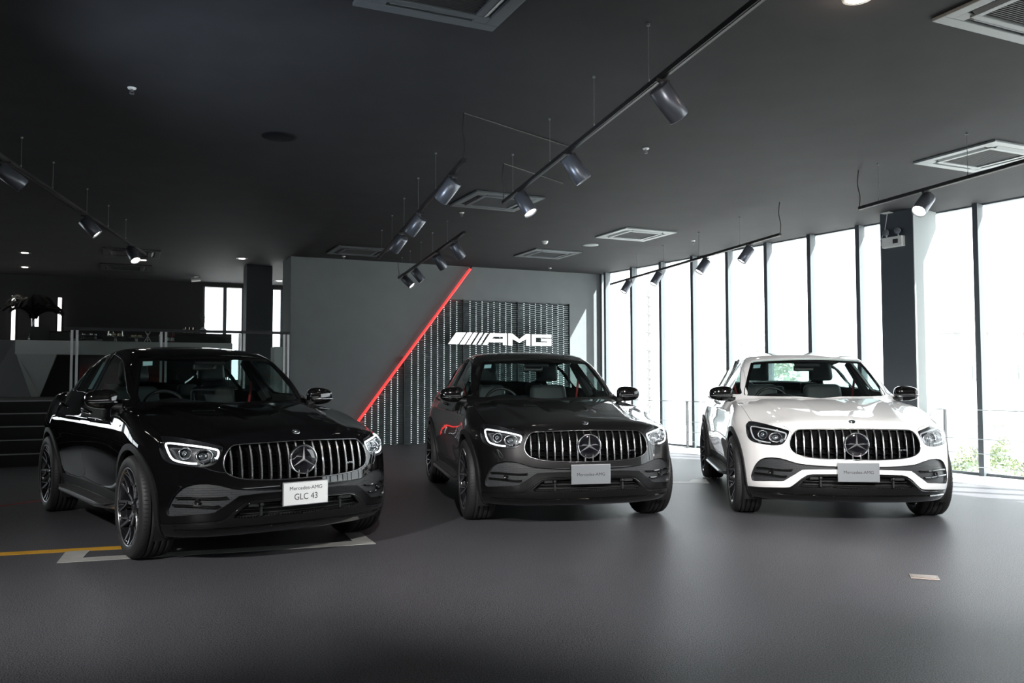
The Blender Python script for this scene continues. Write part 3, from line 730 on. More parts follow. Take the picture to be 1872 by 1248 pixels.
def star_mesh(mb, c, r, depth, M):
    """three pointed star with a raised ridge"""
    vs_ = [(0, 0, depth)]; n = 3
    for k in range(3):
        a = R(90)+2*math.pi*k/3
        vs_ += [(r*math.cos(a), r*math.sin(a), depth*.15), (r*.115*math.cos(a+R(60)), r*.115*math.sin(a+R(60)), 0)]
    fs = []
    for k in range(3):
        t = 1+2*k; b = 2+2*k; pb = 2+2*((k-1) % 3)
        fs += [(0, pb, t), (0, t, b)]
    mb.add(vs_, fs, False, M)

# ------------------------------------------------------------------ the car
def frame_front(p, n=None):
    """matrix whose z looks out along the surface normal, y up, x to the car's right seen from ahead"""
    n = (n or nrm(p)).normalized(); up = Vector((0, 0, 1)); x = up.cross(n).normalized(); y = n.cross(x)
    M = Matrix((( x.x, y.x, n.x, p[0]), (x.y, y.y, n.y, p[1]), (x.z, y.z, n.z, p[2]), (0, 0, 0, 1))); return M
def make_car():
    V, F = mesh_field(.02); V, F, L = cut_all(V, F)
    car = empty('car')
    K = dict(parent=car)
    P = lambda name, labs, side, m, **k: piece(V, F, L, labs, side, name=name, m=m, parent=car, **k)
    body = P('body_shell', (0,), 'both', M_PAINT, flange=.02)
    P('hood', (HOOD,), 'both', M_PAINT, gap=.0022)
    for s in 'lr':
        sg = 1 if s == 'l' else -1
        fd = P('front_door', (FD,), s, M_PAINT, gap=.002); rd = P('rear_door', (RD,), s, M_PAINT, gap=.002)
        for door, lab in ((fd, FGL), (rd, RGL)):
            g = piece(V, F, L, (lab,), s, name='window', m=M_SIDEG, parent=door, flange=0, gap=-.004, off=-.008)
        P('quarter_window', (QGL,), s, M_SIDEG, flange=0, gap=-.004, off=-.008)
        # door handles
        for door, x0, z0 in ((fd, -1.44, 1.015), (rd, -2.50, 1.04)):
            h = MB(); pts = []
            for i in range(9):
                u = i/8; q = on_side(x0-.20*(u-.5), z0+.004*math.sin(math.pi*u), sg); nn = nrm(q)
                pts.append(q+nn*(.004+.030*math.sin(math.pi*u)**.5))
            h.tube(pts, [.010]+[.0125]*7+[.010], 8); h.build('handle', M_PAINT, door)
        # window surround strip
        for door, dlo in ((fd, DLO_F), (rd, DLO_R)):
            pb = MB()
            ring = sp2(dlo, 2); pts = []
            for x, z in ring: q = on_side(x, z, sg); pts.append(q-nrm(q)*.001)
            pb.tube(pts, .0045, 6, closed=True); pb.build('window_trim', M_DKCHROME, door)
        # pillar cover between the two door windows
        # wheel arch trims, sill, liners
        ar = P('wheel_arch_trim', (ARCH,), s, M_PLASTIC, off=.010, flange=.03, gap=0, keep=lambda c: c[0] > -1.4)
        P('wheel_arch_trim', (ARCH,), s, M_PLASTIC, off=.010, flange=.03, gap=0, keep=lambda c: c[0] < -1.4)
        P('sill_trim', (SILL,), s, M_PLASTIC, off=.004, flange=.02, gap=0)
        for cx in (0, -2.873):
            li = MB(); n = 36; vs_ = []; rr = .425
            a0, a1 = (R(-28), R(208))
            for i in range(n+1):
                a = a0+(a1-a0)*i/n; x, z = cx+rr*math.cos(a), .369+rr*math.sin(a)
                z = min(z, .985 if cx == 0 else 1.2)
                for y in (.52, .885): vs_.append((x, sg*y, z))
            fs = [(2*i, 2*i+1, 2*i+3, 2*i+2) for i in range(n)]
            li.add(vs_, fs if sg > 0 else [f[::-1] for f in fs], True)
            cen = len(li.v); li.add([(cx, sg*.52, .3)]+[vs_[2*i] for i in range(n+1)], [((0, i, i+1) if sg < 0 else (0, i+1, i)) for i in range(1, n+1)])
            li.build('wheel_liner', M_DARK, car)
        # running board with studs
        rb = MB(); n = 24; prof = []
        for i in range(n+1):
            u = i/n; x = -.47-1.93*u; e = min(u, 1-u)*n/4; k = min(1, e)**.5
            prof.append((x, .86, .86+.135*k+.001, .315))
        vs_ = []
        for x, y0, y1, z in prof: vs_ += [(x, sg*y0, z+.012), (x, sg*(y1-.012), z), (x, sg*y1, z-.010), (x, sg*(y1-.010), z-.028), (x, sg*y0, z-.030)]
        fs = [(5*i+k, 5*i+(k+1) % 5, 5*i+5+(k+1) % 5, 5*i+5+k) for i in range(n) for k in range(5)]+[(0,4,3,2,1), tuple(5*n+k for k in range(5))]
        rb.add(vs_, fs if sg < 0 else [f[::-1] for f in fs]); rbo = rb.build('running_board', M_ALU, car)
        pad = MB()
        pad.add([(-.60, sg*.875, .3275), (-2.27, sg*.875, .3275), (-2.27, sg*.972, .3185), (-.60, sg*.972, .3185)], [(0,1,2,3) if sg > 0 else (3,2,1,0)])
        for i in range(26):
            for j in range(3): pad.box((-.64-.061*i-.03*(j % 2), sg*(.888+.028*j), .316), (-.668-.061*i-.03*(j % 2), sg*(.896+.028*j), .329-.003*j))
        pad.build('step_pad', M_STEP, rbo)
        # headlight: housing bowl, daytime band, projectors, lens
        hl = piece(V, F, L, (HL,), s, name='headlight', m=M_LAMPIN, parent=car, off=-.045, flange=-.045, gap=.001)
        lens = piece(V, F, L, (HL,), s, name='lens', m=M_LENS, parent=hl, off=-.001, flange=0, gap=.001)
        def hlp(y, z, d): q = on_front(sg*y, z); return q-Vector((1, 0, 0))*d if False else q-nrm(q)*d
        drl = MB(); path = [(.70,.712),(.735,.713),(.785,.722),(.820,.738),(.836,.775),(.840,.815),(.832,.842),(.806,.853),(.74,.842),(.66,.826),(.59,.808),(.572,.798),(.572,.775),(.585,.742)]
        sm = smooth_poly([(0, a, b) for a, b in path], 3, False)
        drl.tube([hlp(p.y, p.z, .014) for p in sm], [.0068]*len(sm), 8); drl.build('daytime_light', M_DRL, hl)
        for (y, z, rr, d, nm) in ((.775,.788,.036,.050,'projector_lamp'), (.668,.766,.040,.046,'projector_lamp')):
            pj = MB(); c = hlp(y, z, d); ax = (nrm(on_front(sg*y, z))*.35+Vector((.95, 0, 0))).normalized()
            M = frame_front(c, ax)
            kx = 1.0 if rr < .04 else 1.25
            Mk = M @ Matrix.Diagonal((kx, .95, 1, 1))
            pj.lathe([(rr+.008,.030),(rr+.008,.036),(rr,.036),(rr*.93,.018),(rr*.8,.004),(rr*.62,-.004)], 28, Mk, axis='z')
            pj.cur = 1
            pj.lathe([(rr*.62,.0),(rr*.6,.010),(rr*.45,.020),(rr*.25,.026),(.0005,.028)], 28, Mk, axis='z')
            pj.build(nm, [M_REFL, M_REFL], hl)
        sig = MB()
        for k in range(4):
            c = hlp(.585+.012*k, .720-.006*k+.03, .03); sig.box(c-Vector((.006,.004,.012)), c+Vector((.006,.004,.012)))
        sig.build('reflector_fins', M_REFL, hl)
        # bumper side intake: sunk mesh, two slats, sensor
    # continuous intake mesh
    im = P('bumper_intake', (INT,), 'both', M_MESH, off=-.022, flange=-.022, gap=0)
    for sg in (1, -1):
        for (pts, w_) in (([(.808,.480),(.75,.484),(.66,.479),(.58,.478),(.53,.482)], .009), ([(.822,.432),(.76,.432),(.68,.426),(.62,.421),(.575,.424)], .009)):
            sl = MB(); sm = smooth_poly([(0, a, b) for a, b in pts], 4, False)
            q = [on_front(sg*p.y, p.z) for p in sm]; vs_ = []
            for p in q:
                n_ = nrm(p); vs_ += [p-n_*.002+Vector((0,0,.007)), p+n_*.001, p-n_*.002-Vector((0,0,.007)), p-n_*.024]
            m = len(q); fs = [(4*i+k, 4*i+(k+1) % 4, 4*i+4+(k+1) % 4, 4*i+4+k) for i in range(m-1) for k in range(4)]
            sl.add(vs_, fs if sg < 0 else [f[::-1] for f in fs]); sl.build('intake_slat', M_GLOSSBLACK, im)
        c = on_front(sg*.70, .452); M = frame_front(c-nrm(c)*.022)
        se = MB(); se.lathe([(.0195,.0),(.0195,.016),(.015,.017),(.0135,.012),(.0,.012)], 20, M, axis='z'); se.build('parking_sensor', M_SENS, im)
        c = on_front(sg*.895, .52) if False else on_side(.30, .50, sg)
        se = MB(); se.lathe([(.012,.0),(.012,.004),(.0,.004)], 16, frame_front(c), axis='z'); se.build('parking_sensor', M_SENS, car)
    # lower black apron and its opening
    ap = P('front_splitter', (LOW,), 'both', M_GLOSSBLACK, flange=.03, gap=0, off=.004)
    lo = P('lower_opening', (LOPEN,), 'both', M_DARK, off=-.06, flange=-.06, gap=0)
    for z in (.355, .385, .415):
        b = MB(); b.tube([on_front(y, z)-Vector((.04, 0, 0)) for y in np.linspace(-.43, .43, 15)], .005, 6); b.build('opening_bar', M_PLASTIC, lo)
    for sg in (1, -1):
        c = on_front(sg*.30, .418); tw = MB(); M = frame_front(c-Vector((.012, 0, 0)), Vector((1, 0, 0)))
        tw.lathe([(.010,.0),(.014,.010),(.010,.014),(.0,.012)], 14, M, axis='z'); tw.bar(c+Vector((-.02,0,0)), c+Vector((-.02,sg*.0,-.075)), .014, .02); tw.box(c+Vector((-.03,sg*.0-.02,-.012)), c+Vector((-.012,sg*.09,.012)))
        tw.build('radar_bracket', M_PLASTIC, lo)
    sp = MB(); q = []
    for y in np.linspace(-.80, .80, 41): p = on_front(y, .262); q.append(p)
    vs_ = []
    for p in q:
        k = max(0, 1-abs(p.y)/.84); vs_ += [p+Vector((.012,0,.006)), p+Vector((.020,0,-.004)), p+Vector((.010,0,-.014)), p+Vector((-.05,0,-.016)), p+Vector((-.03,0,.010))]
    sp.add(vs_, [(5*i+5+k, 5*i+5+(k+1) % 5, 5*i+(k+1) % 5, 5*i+k) for i in range(len(q)-1) for k in range(5)]); sp.build('splitter_lip', M_GLOSSBLACK, ap)
    lt = MB(); pts = [(-.875,.290),(-.80,.300),(-.70,.310),(-.586,.318),(-.55,.323),(-.529,.337),(-.493,.371),(-.457,.405),(-.413,.436),(-.368,.447),(-.18,.452)]
    for sg in (1, -1):
        lt = MB(); lt.tube([on_front(sg*a, b-.012)+Vector((.004,0,0)) for a, b in pts], .005, 6); lt.build('splitter_trim', M_GLOSSBLACK, ap)
    # tail lights, rear window, windscreen
    P('tail_light', (TAIL,), 'l', M_TAIL); P('tail_light', (TAIL,), 'r', M_TAIL)
    P('rear_window', (RW,), 'both', M_SIDEG, flange=0, gap=-.002, off=-.003)
    ws = P('windshield', (WS,), 'both', M_WIND, flange=0, gap=-.002, off=-.003)
    # black ceramic border of the screen
    for sg in (1, -1):
        b = MB(); q = [on_front(sg*y, z) for y, z in ((.700,1.112),(.704,1.14),(.660,1.26),(.615,1.37),(.572,1.462))]
        vs_ = []
        for p in smooth_poly(q, 3, False):
            n_ = nrm(p); vs_ += [p-n_*.001+Vector((0, sg*.010, 0)), p-n_*.001-Vector((0, sg*.022, 0))]
        b.add(vs_, [((2*i, 2*i+1, 2*i+3, 2*i+2) if sg > 0 else (2*i+2, 2*i+3, 2*i+1, 2*i)) for i in range(len(vs_)//2-1)], True); b.build('screen_border', M_GLOSSBLACK, ws)
    b = MB(); vs_ = []
    for y in np.linspace(-.56, .56, 25):
        p = on_front(y, 1.487-.02*(abs(y)/.56)**2); n_ = nrm(p); p2 = on_front(y, 1.462-.02*(abs(y)/.56)**2); vs_ += [p-n_*.001, p2-nrm(p2)*.001]
    b.add(vs_, [(2*i, 2*i+1, 2*i+3, 2*i+2) for i in range(24)], True); b.build('screen_border', M_GLOSSBLACK, ws)
    # wipers and cowl
    cw = MB(); vs_ = []
    for y in np.linspace(-.58, .58, 25):
        x = -.52-.30*y*y
        vs_ += [(x+.05, y, 1.066-.02*abs(y)), (x-.06, y, 1.080-.02*abs(y))]
    cw.add(vs_, [(2*i, 2*i+2, 2*i+3, 2*i+1) for i in range(24)], True); cw.build('cowl', M_PLASTIC, car)
    # grille
    g = MB(); yy = np.linspace(-.56, .56, 29); vs_ = []
    for y in yy:
        x = float(xz_(.71)+xy_(abs(y)))-.075; vs_ += [(x, y, .55), (x, y, .86)]
    g.add(vs_, [(2*i, 2*i+2, 2*i+3, 2*i+1) for i in range(28)]); gr = g.build('grille', M_FIN, car)
    wl = piece(V, F, L, (GR,), 'both', name='surround', m=M_GLOSSBLACK, parent=gr, off=.0, flange=.08, gap=.0)
    me = wl.data; bmm = bmesh.new(); bmm.from_mesh(me)       # keep only the tunnel wall of the opening
    bmesh.ops.delete(bmm, geom=[f for f in bmm.faces if len({round(v.co.x, 2) for v in f.verts}) and f.calc_area() > 0 and abs(f.normal.x) > .55], context='FACES')
    bmesh.ops.reverse_faces(bmm, faces=bmm.faces); bmm.to_mesh(me); bmm.free()
    gp = sp2(GRILLE, 3); half = [(y, z) for y, z in gp if y > -.02]
    def span(y):
        y = abs(y); zs = []
        for (a, b), (c, d) in zip(gp, gp[1:]+gp[:1]):
            if (a > y) != (c > y): zs.append(b+(d-b)*(y-a)/(c-a))
        return (min(zs), max(zs)) if len(zs) > 1 else None
    rim = MB(); ring = [p for p in gp if p[0] > .0]
    ring = sorted(ring, key=lambda p: math.atan2(p[1]-.71, p[0])) ; full = ring+[(-a, b) for a, b in ring[::-1]]
    rim.tube([on_front(a, b)+Vector((.001, 0, 0)) for a, b in full], .005, 8, closed=True); rim.build('grille_rim', M_DKCHROME, gr)
    for i in range(-8, 8):
        y = (i+.5)*.0655; s_ = span(y)
        if not s_ or s_[1]-s_[0] < .05: continue
        z0, z1 = s_[0]+.004, s_[1]-.004; sl = MB(); n = 12; ch = []; bk = []
        for k in range(n+1):
            z = z0+(z1-z0)*k/n; p = on_front(y, z); u = (k/n-.5)*2; x = p.x-.006-.010*u*u
            ch += [(x-.004, y-.0075, z), (x+.003, y-.002, z), (x+.003, y+.002, z), (x-.004, y+.0075, z), (x-.014, y, z)]
            w_ = .010; bk += [(x-.010, y-.003, z), (x-.010, y+.003, z), (x-.052, y+w_, z), (x-.052, y-w_, z)]
        sl.add(ch, [(5*k+5+j, 5*k+5+(j+1) % 5, 5*k+(j+1) % 5, 5*k+j)[::-1] for k in range(n) for j in range(5)], False)
        sl.cur = 1
        sl.add(bk, [(4*k+4+j, 4*k+4+(j+1) % 4, 4*k+(j+1) % 4, 4*k+j)[::-1] for k in range(n) for j in range(4)], False)
        sl.build('grille_slat', [M_SLATC, M_FIN], gr)
    hb = MB()
    for z in (.63, .68, .745, .80):
        y1 = next(y for y in np.arange(.56, 0, -.01) if span(y) and span(y)[0] < z < span(y)[1])-.01
        vs_ = []
        for y in np.linspace(-y1, y1, 23): x = on_front(y, z).x-.050; vs_ += [(x, y, z-.004), (x, y, z+.004), (x-.02, y, z+.004), (x-.02, y, z-.004)]
        hb.add(vs_, [(4*i+k, 4*i+(k+1) % 4, 4*i+4+(k+1) % 4, 4*i+4+k)[::-1] for i in range(22) for k in range(4)])
    hb.build('grille_bar', M_FIN, gr)
    # star emblem
    ez = .711; ex = on_front(0, ez).x+.002; ME = Matrix.Translation((ex, 0, ez)) @ Matrix.Rotation(R(90), 4, 'Z') @ Matrix.Rotation(R(90), 4, 'X')
    em = MB(); em.lathe([(.099,-.03),(.099,.0),(.092,.004),(.06,.007),(.0003,.008)], 48, ME, axis='z'); e0 = em.build('star_emblem', M_BADGE, gr)
    rg = MB(); rg.lathe([(.104,-.012),(.106,.004),(.102,.011),(.096,.011),(.092,.004),(.094,-.004)], 64, ME, axis='z'); rg.build('emblem_ring', M_CHROME, e0)
    st = MB(); star_mesh(st, None, .095, .017, ME @ Matrix.Translation((0, 0, .007))); st.build('emblem_star', M_STARM, e0)
    # small script on the slats
    p = on_front(.385, .665); MT = frame_front(p+Vector((.004, 0, 0)), Vector((1, .12, 0)))
    text_mesh('AMG', .022, .0015, 'grille_script', M_CHROME, gr, MT, width=.075)
    # bonnet badge
    p = on_top(.70, 0); MB_ = frame_front(p, nrm(p)); bd = MB()
    bd.lathe([(.029,-.004),(.029,.004),(.022,.005),(.021,.003),(.0,.003)], 32, MB_, axis='z'); bd.cur = 1; star_mesh(bd, None, .021, .003, MB_ @ Matrix.Translation((0,0,.003))); bd.build('hood_badge', [M_CHROME, M_CHROME], car)
    # licence plate
    px = .872; pz = .478; pw, ph = .172, .083
    hd = MB(); hd.box((.80, -pw+.01, pz-ph+.01), (px-.008, pw-.01, pz+ph-.01)); pl = empty('license_plate', (0,0,0), 0, car); hd.build('plate_mount', M_PLASTIC, pl)
    fr = MB(); fr.box((px-.010, -pw, pz-ph), (px+.004, pw, pz+ph)); fr.build('plate_frame', M_PLFRAME, pl, bevel=.003)
    bp = MB(); bp.box((px+.0035, -pw+.006, pz-ph+.006), (px+.0055, pw-.006, pz+ph-.006)); bp.build('plate_face', M_PLATEW, pl)
    # mirrors
    for sg in (1, -1):
        M = Matrix.Translation((-.83, sg*.945, 1.128)) @ Matrix.Rotation(sg*R(-8), 4, 'Z'); n1, n2 = 28, 18; vs_ = []; mb = MB()
        for i in range(n2+1):
            a = math.pi*i/n2
            for k in range(n1):
                b_ = 2*math.pi*k/n1; e1, e2 = .75, .72
                cs = lambda t, e: math.copysign(abs(math.cos(t))**e, math.cos(t)); sn = lambda t, e: math.copysign(abs(math.sin(t))**e, math.sin(t))
                u = -cs(a, .85); rr = abs(math.sin(a))**.62
                x = .075*rr*cs(b_, e1); z = .086*rr*sn(b_, e2)
                y = .122*u
                t = (y+.122)/.244; z *= (1.04-.22*t); z += .012*(1-t)*0-.004; x *= 1.0-.25*t; x = max(x, -.035)-.02*t*t
                if z < 0: z *= .95
                vs_.append(M @ Vector((x, sg*y, z)))
        fs = [(i*n1+k, i*n1+(k+1) % n1, (i+1)*n1+(k+1) % n1, (i+1)*n1+k) for i in range(n2) for k in range(n1)]
        mb.add(vs_, fs if sg < 0 else [f[::-1] for f in fs], True); mo = mb.build('side_mirror', M_GLOSSBLACK, car)
        cap = MB(); pts = [M @ Vector((.068-.030*u_*u_, sg*(-.095+.21*u_), -.026)) for u_ in np.linspace(0, 1, 10)]
        cap.tube(pts, [.004]+[.0065]*8+[.003], 8); cap.build('turn_signal', M_REFL, mo)
        gl = MB(); gl.box((-.0385,-.095,-.048), (-.036,.10,.052), M @ Matrix.Diagonal((1, sg, 1, 1))); gl.build('mirror_glass', M_CHROME, mo)
        arm = MB(); arm.tube([(-.80, sg*.80, 1.060), (-.81, sg*.85, 1.064), (-.825, sg*.91, 1.085)], [.030,.026,.022], 10); arm.build('mirror_arm', M_PLASTIC, mo)
    # fender badge strip and wheels
    for s in (1, -1):
        for cx in (0, -2.873): make_wheel(car, (cx, s*.832, .369), s)
        q = on_side(-.47, .93, s); n_ = nrm(q); M = frame_front(q+n_*.002)
        bs = MB()
        for k in range(5): bs.prism([(-.05+k*.017, -.008), (-.038+k*.017, -.008), (-.030+k*.017, .008), (-.042+k*.017, .008)], M, .003)
        bs.build('fender_badge', M_CHROME, car)
    # underbody
    ub = MB(); ub.box((.55,-.70,.215), (-.44,.70,.26)); ub.box((-.43,-.86,.225), (-2.42,.86,.27)); ub.box((-2.42,-.50,.215), (-3.6,.50,.28)); ub.box((.55,-.50,.2), (-.5,.50,.30))
    ub.build('underbody', M_DARK, car)
    eb = MB(); eb.box((.62,-.50,.28), (-.42,.50,.78)); eb.box((.60,-.56,.45), (.30,.56,.72)); eb.build('engine_bay', M_DARK, car)
    # cabin
    P('cabin_lining', (0, FD, RD), 'both', M_LINING, off=-.022, flange=0, gap=0, flip=True, keep=lambda c: c[2] > .62 and -3.7 < c[0] < -.62 and not (c[0] > -.9 and c[2] < 1.08))
    fl = MB(); fl.box((-.5,-.80,.40), (-3.5,.80,.43)); fl.box((-.47,-.76,.40), (-.50,.76,1.03)); fl.box((-2.80,-.62,1.02), (-3.5,.62,1.04)); fl.build('cabin_floor', M_LINING, car)
    da = MB(); vs_ = []; pr = [(-.52,1.045),(-.70,1.075),(-.86,1.082),(-.98,1.070),(-1.03,1.03),(-1.02,.95),(-.95,.80),(-.9,.45)]
    ny = 21
    for j in range(ny):
        y = -.74+1.48*j/(ny-1); hump = .045*math.exp(-((y+.37)/.19)**2)
        for x, z in pr: vs_.append((x-.05*(1-(y/.74)**2)*0-.13*(y/.74)**2*(1 if x > -.8 else .3), y, z+(hump if -1.0 < x < -.8 else hump*.3)))
    m = len(pr)
    da.add(vs_, [(j*m+k, j*m+m+k, j*m+m+k+1, j*m+k+1) for j in range(ny-1) for k in range(m-1)], True); da.build('dashboard', M_DASH, car)
    sw = MB(); cs_ = Vector((-1.10, -.37, 1.02)); MW = Matrix.Translation(cs_) @ Matrix.Rotation(R(66), 4, 'Y')
    sw.tube([MW @ Vector((.178*math.cos(2*math.pi*k/32), .183*math.sin(2*math.pi*k/32), 0)) for k in range(32)], .015, 8, closed=True)
    for a in (0, 180, 90): sw.bar(MW @ Vector((0,0,.01)), MW @ Vector((.175*math.cos(R(a-90)), .175*math.sin(R(a-90)), 0)), .035, .015)
    sw.lathe([(.06,.0),(.06,.03),(.0,.035)], 20, MW, axis='z'); sw.cyl(cs_, cs_+Vector((.2,0,-.09)), .03); sw.build('steering_wheel', M_DASH, car)
    def seat(name, x, y, w_, parent):
        se = empty(name, (x, y, .43), 0, parent)
        def pad(nm, a, b, bv, rot=0, pz_=(0,0,0), mm=M_LEATHER):
            m_ = MB(); m_.box(a, b); o = m_.build(nm, mm, se); o.location = pz_; o.rotation_euler = (0, rot, 0)
            bb = o.modifiers.new('bevel', 'BEVEL'); bb.width = bv; bb.segments = 4
            for p_ in o.data.polygons: p_.use_smooth = True
            if nm != 'cushion':
                for v_ in o.data.vertices:
                    if v_.co.z > .1: v_.co.y *= .80 if nm == 'backrest' else .88
            return o
        pad('cushion', (-.26,-w_,.0), (.28,w_,.20), .05); pad('backrest', (-.07,-w_,.0), (.06,w_,.69), .075, R(-14), (-.26,0,.12))
        pad('headrest', (-.055,-.14,.0), (.055,.14,.22), .05, R(-8), (-.46,0,.83))
        return se
    for y in (-.37, .37):
        seat('front_seat', -1.62, y, .265, car)
    rs = empty('rear_seat', (-2.45, 0, .43), 0, car)
    for y in (-.40, 0, .40):
        for nm, a, b, bv, rot, pz_ in (('cushion', (-.25,-.20,.02), (.25,.20,.20), .04, 0, (0,y,0)), ('backrest', (-.06,-.20,0), (.05,.20,.56), .04, R(-20), (-.25,y,.12)), ('headrest', (-.045,-.11 if y else -.09,0), (.045,.11 if y else .09,.15 if y else .10), .04, R(-10), (-.42,y,.66))):
            m_ = MB(); m_.box(a, b); o = m_.build(nm, M_LEATHER, rs); o.location = pz_; o.rotation_euler = (0, rot, 0)
            bb = o.modifiers.new('bevel', 'BEVEL'); bb.width = bv; bb.segments = 3
            for p_ in o.data.polygons: p_.use_smooth = True
    for sg in (1, -1):
        sb = MB(); sb.tube([(-1.86, sg*.70, 1.30), (-1.80, sg*.66, 1.12), (-1.74, sg*.60, .75)], .014, 6); sb.build('seatbelt', M_RED, car)
        bp_ = MB(); bp_.bar((-1.70, sg*.80, 1.08), (-1.90, sg*.635, 1.47), .10, .05, up=(0, 1, 0)); bp_.build('pillar_trim', M_LINING, car)
    rm = MB(); rm.box((-.02,-.105,-.030), (.02,.105,.030), Matrix.Translation((-1.16, -.02, 1.395))); r_ = rm.build('rear_view_mirror', M_DASH, car, bevel=.015)
    rmg = MB(); rmg.bar((-1.16,-.02,1.42), (-1.12,-.02,1.49), .05, .05); rmg.build('mirror_stem', M_DASH, r_)
    ss = MB(); ss.box((-.06,-.13,-.012), (.08,.13,.02), Matrix.Translation((-1.13, 0, 1.462)) @ Matrix.Rotation(R(34), 4, 'Y')); ss.build('sensor_housing', M_DASH, car, bevel=.008)
    stk = MB(); q = [on_front(-y, z)-nrm(on_front(-y, z))*.010 for y, z in ((.56,1.445),(.49,1.448),(.505,1.41),(.575,1.405))]; stk.add(q, [(0,1,2,3)]); stk.build('inspection_sticker', M_STICK, ws)
    return car
CAR_POSES = [((-2.013,6.696), .684), ((.484,8.021), .208), ((3.077,8.139), -.128)]
def kids(o): return [c for c in KIDS.get(o.name, [])]
def copy_tree(o, parent=None):
    c = o.copy(); C.objects.link(c)
    if parent: c.parent = parent
    for ch in kids(o): copy_tree(ch, c)
    return c
def swap(o, old, new):
    for c in KIDS2.get(o.name, []): swap(c, old, new)
    if o.type == 'MESH':
        for i, sl in enumerate(o.material_slots):
            if sl.material == old: sl.link = 'OBJECT'; sl.material = new
def index_kids():
    d = {}
    for o in bpy.data.objects:
        if o.parent: d.setdefault(o.parent.name, []).append(o)
    return d
car0 = make_car()
cars = [car0]
KIDS = index_kids()
cars += [copy_tree(car0), copy_tree(car0)]
KIDS2 = index_kids()
CAR_LABELS = ['glossy black coupe SUV nearest the camera, with white plate reading two lines', 'dark grey metallic coupe SUV in the middle, in front of the mesh wall', 'white coupe SUV parked beside the tall windows']
for c, ((x, y), t), lb in zip(cars, CAR_POSES, CAR_LABELS):
    c.location = (x, y, 0); c.rotation_euler = (0, 0, t-math.pi/2); tag(c, lb, 'car', 'coupe SUVs on show in a row')
swap(cars[1], M_PAINT, PAINTS['graphite']); swap(cars[2], M_PAINT, PAINTS['white'])
swap(cars[1], M_PLATEW, M_PLATES); swap(cars[2], M_PLATEW, M_PLATES); swap(cars[2], M_DRL, M_DRLOFF)
rd = next(o for o in KIDS2[cars[0].name] if o.name.startswith('rear_door'))
mk = MB(); rows = []
for u in np.linspace(0, 1, 7):
    z = 1.455-.25*u; xa, xb = -1.90+.10*u, -2.04+.10*u
    for x in (xa, xb): q = on_side(x, z, -1); rows.append(q-nrm(q)*.012)
mk.add(rows, [(2*i, 2*i+1, 2*i+3, 2*i+2) for i in range(6)]); st_ = mk.build('window_sticker', M_STICK, rd); st_['label'] = 'pale blue paper sticker strip inside the rear side window'
MP = Matrix(((0,0,1,.8778),(1,0,0,0),(0,1,0,.478),(0,0,0,1)))
for i, c in enumerate(cars):
    pl = next(o for o in KIDS2[c.name] if o.name.startswith('license_plate'))
    if i == 0:
        text_mesh('Mercedes-AMG', .036, .0004, 'plate_text', M_INK, pl, MP @ Matrix.Translation((0,.038,0)), width=.245)
        text_mesh('GLC 43', .062, .0004, 'plate_text', M_INK, pl, MP @ Matrix.Translation((0,-.022,0)), width=.175)
    else: text_mesh('Mercedes-AMG', .036, .0004, 'plate_text', M_INK, pl, MP, width=.245)
# ------------------------------------------------------------------ ceiling fittings
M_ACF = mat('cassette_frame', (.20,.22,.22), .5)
M_ACM = mat('cassette_frame_dim', (.075,.085,.09), .5)
M_ACD = mat('cassette_frame_shaded', (.022,.023,.025), .5)
M_ACG = mat('cassette_grille', (.03,.032,.034), .6)
M_SPOTB = mat('spot_housing', (.11,.12,.14), .33, .5)
M_TRACK = mat('track_black', (.010,.010,.011), .4)
M_WIRE = mat('wire_steel', (.16,.165,.17), .5, .6)
M_CABLE = mat('cable_black', (.01,.01,.01), .6)
M_LAMPON = mat('lamp_lens_on', (.9,.9,.9), .4, emit=(1.0,.93,.82), es=7)
M_WHITE = mat('white_plastic', (.62,.63,.60), .4)
M_DARKP = mat('dark_plastic', (.02,.021,.023), .5)
YAW = math.atan2(WD.y, WD.x)
def cassette(x, y, label):
    M_ACF = M_ACD if y > 15 and x < -5 else (M_ACM if x < 1 else MATS['cassette_frame'])  # shade put into the frame colour: darker copies away from the windows
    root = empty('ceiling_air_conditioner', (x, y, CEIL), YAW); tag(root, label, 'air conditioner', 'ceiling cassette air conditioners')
    h = .475; mb = MB()
    # frame plate with four slots left open
    for a, b_ in (((-h,-h,-.022), (h,-.385,0)), ((-h,.385,-.022), (h,h,0)), ((-h,-.385,-.022), (-.385,.385,0)), ((.385,-.385,-.022), (h,.385,0)),
                  ((-.32,-.32,-.030), (.32,-.27,0)), ((-.32,.27,-.030), (.32,.32,0)), ((-.32,-.27,-.030), (-.27,.27,0)), ((.27,-.27,-.030), (.32,.27,0)),
                  ((-.385,-.385,-.02), (-.29,-.29,0)), ((.29,.29,-.02), (.385,.385,0)), ((-.385,.29,-.02), (-.29,.385,0)), ((.29,-.385,-.02), (.385,-.29,0))): mb.box(a, b_)
    mb.build('frame', M_ACF, root, bevel=.004)
    for k in range(4):
        M = Matrix.Rotation(k*math.pi/2, 4, 'Z'); f = MB(); f.box((-.285, -.380, -.004), (.285, -.325, -.001), M); f.cur = 1
        f.box((-.27, -.010, -.004), (.27, .030, .004), M @ Matrix.Translation((0, -.352, -.014)) @ Matrix.Rotation(R(-28), 4, 'X')); f.build('louvre', [M_DARKP, M_ACF], root)
    g = MB(); g.box((-.27,-.27,-.012), (.27,.27,-.004))
    for k in range(27): g.box((-.268, -.262+.02*k, -.020), (.268, -.256+.02*k, -.010))
    g.build('intake_grille', M_ACG, root)
    return root
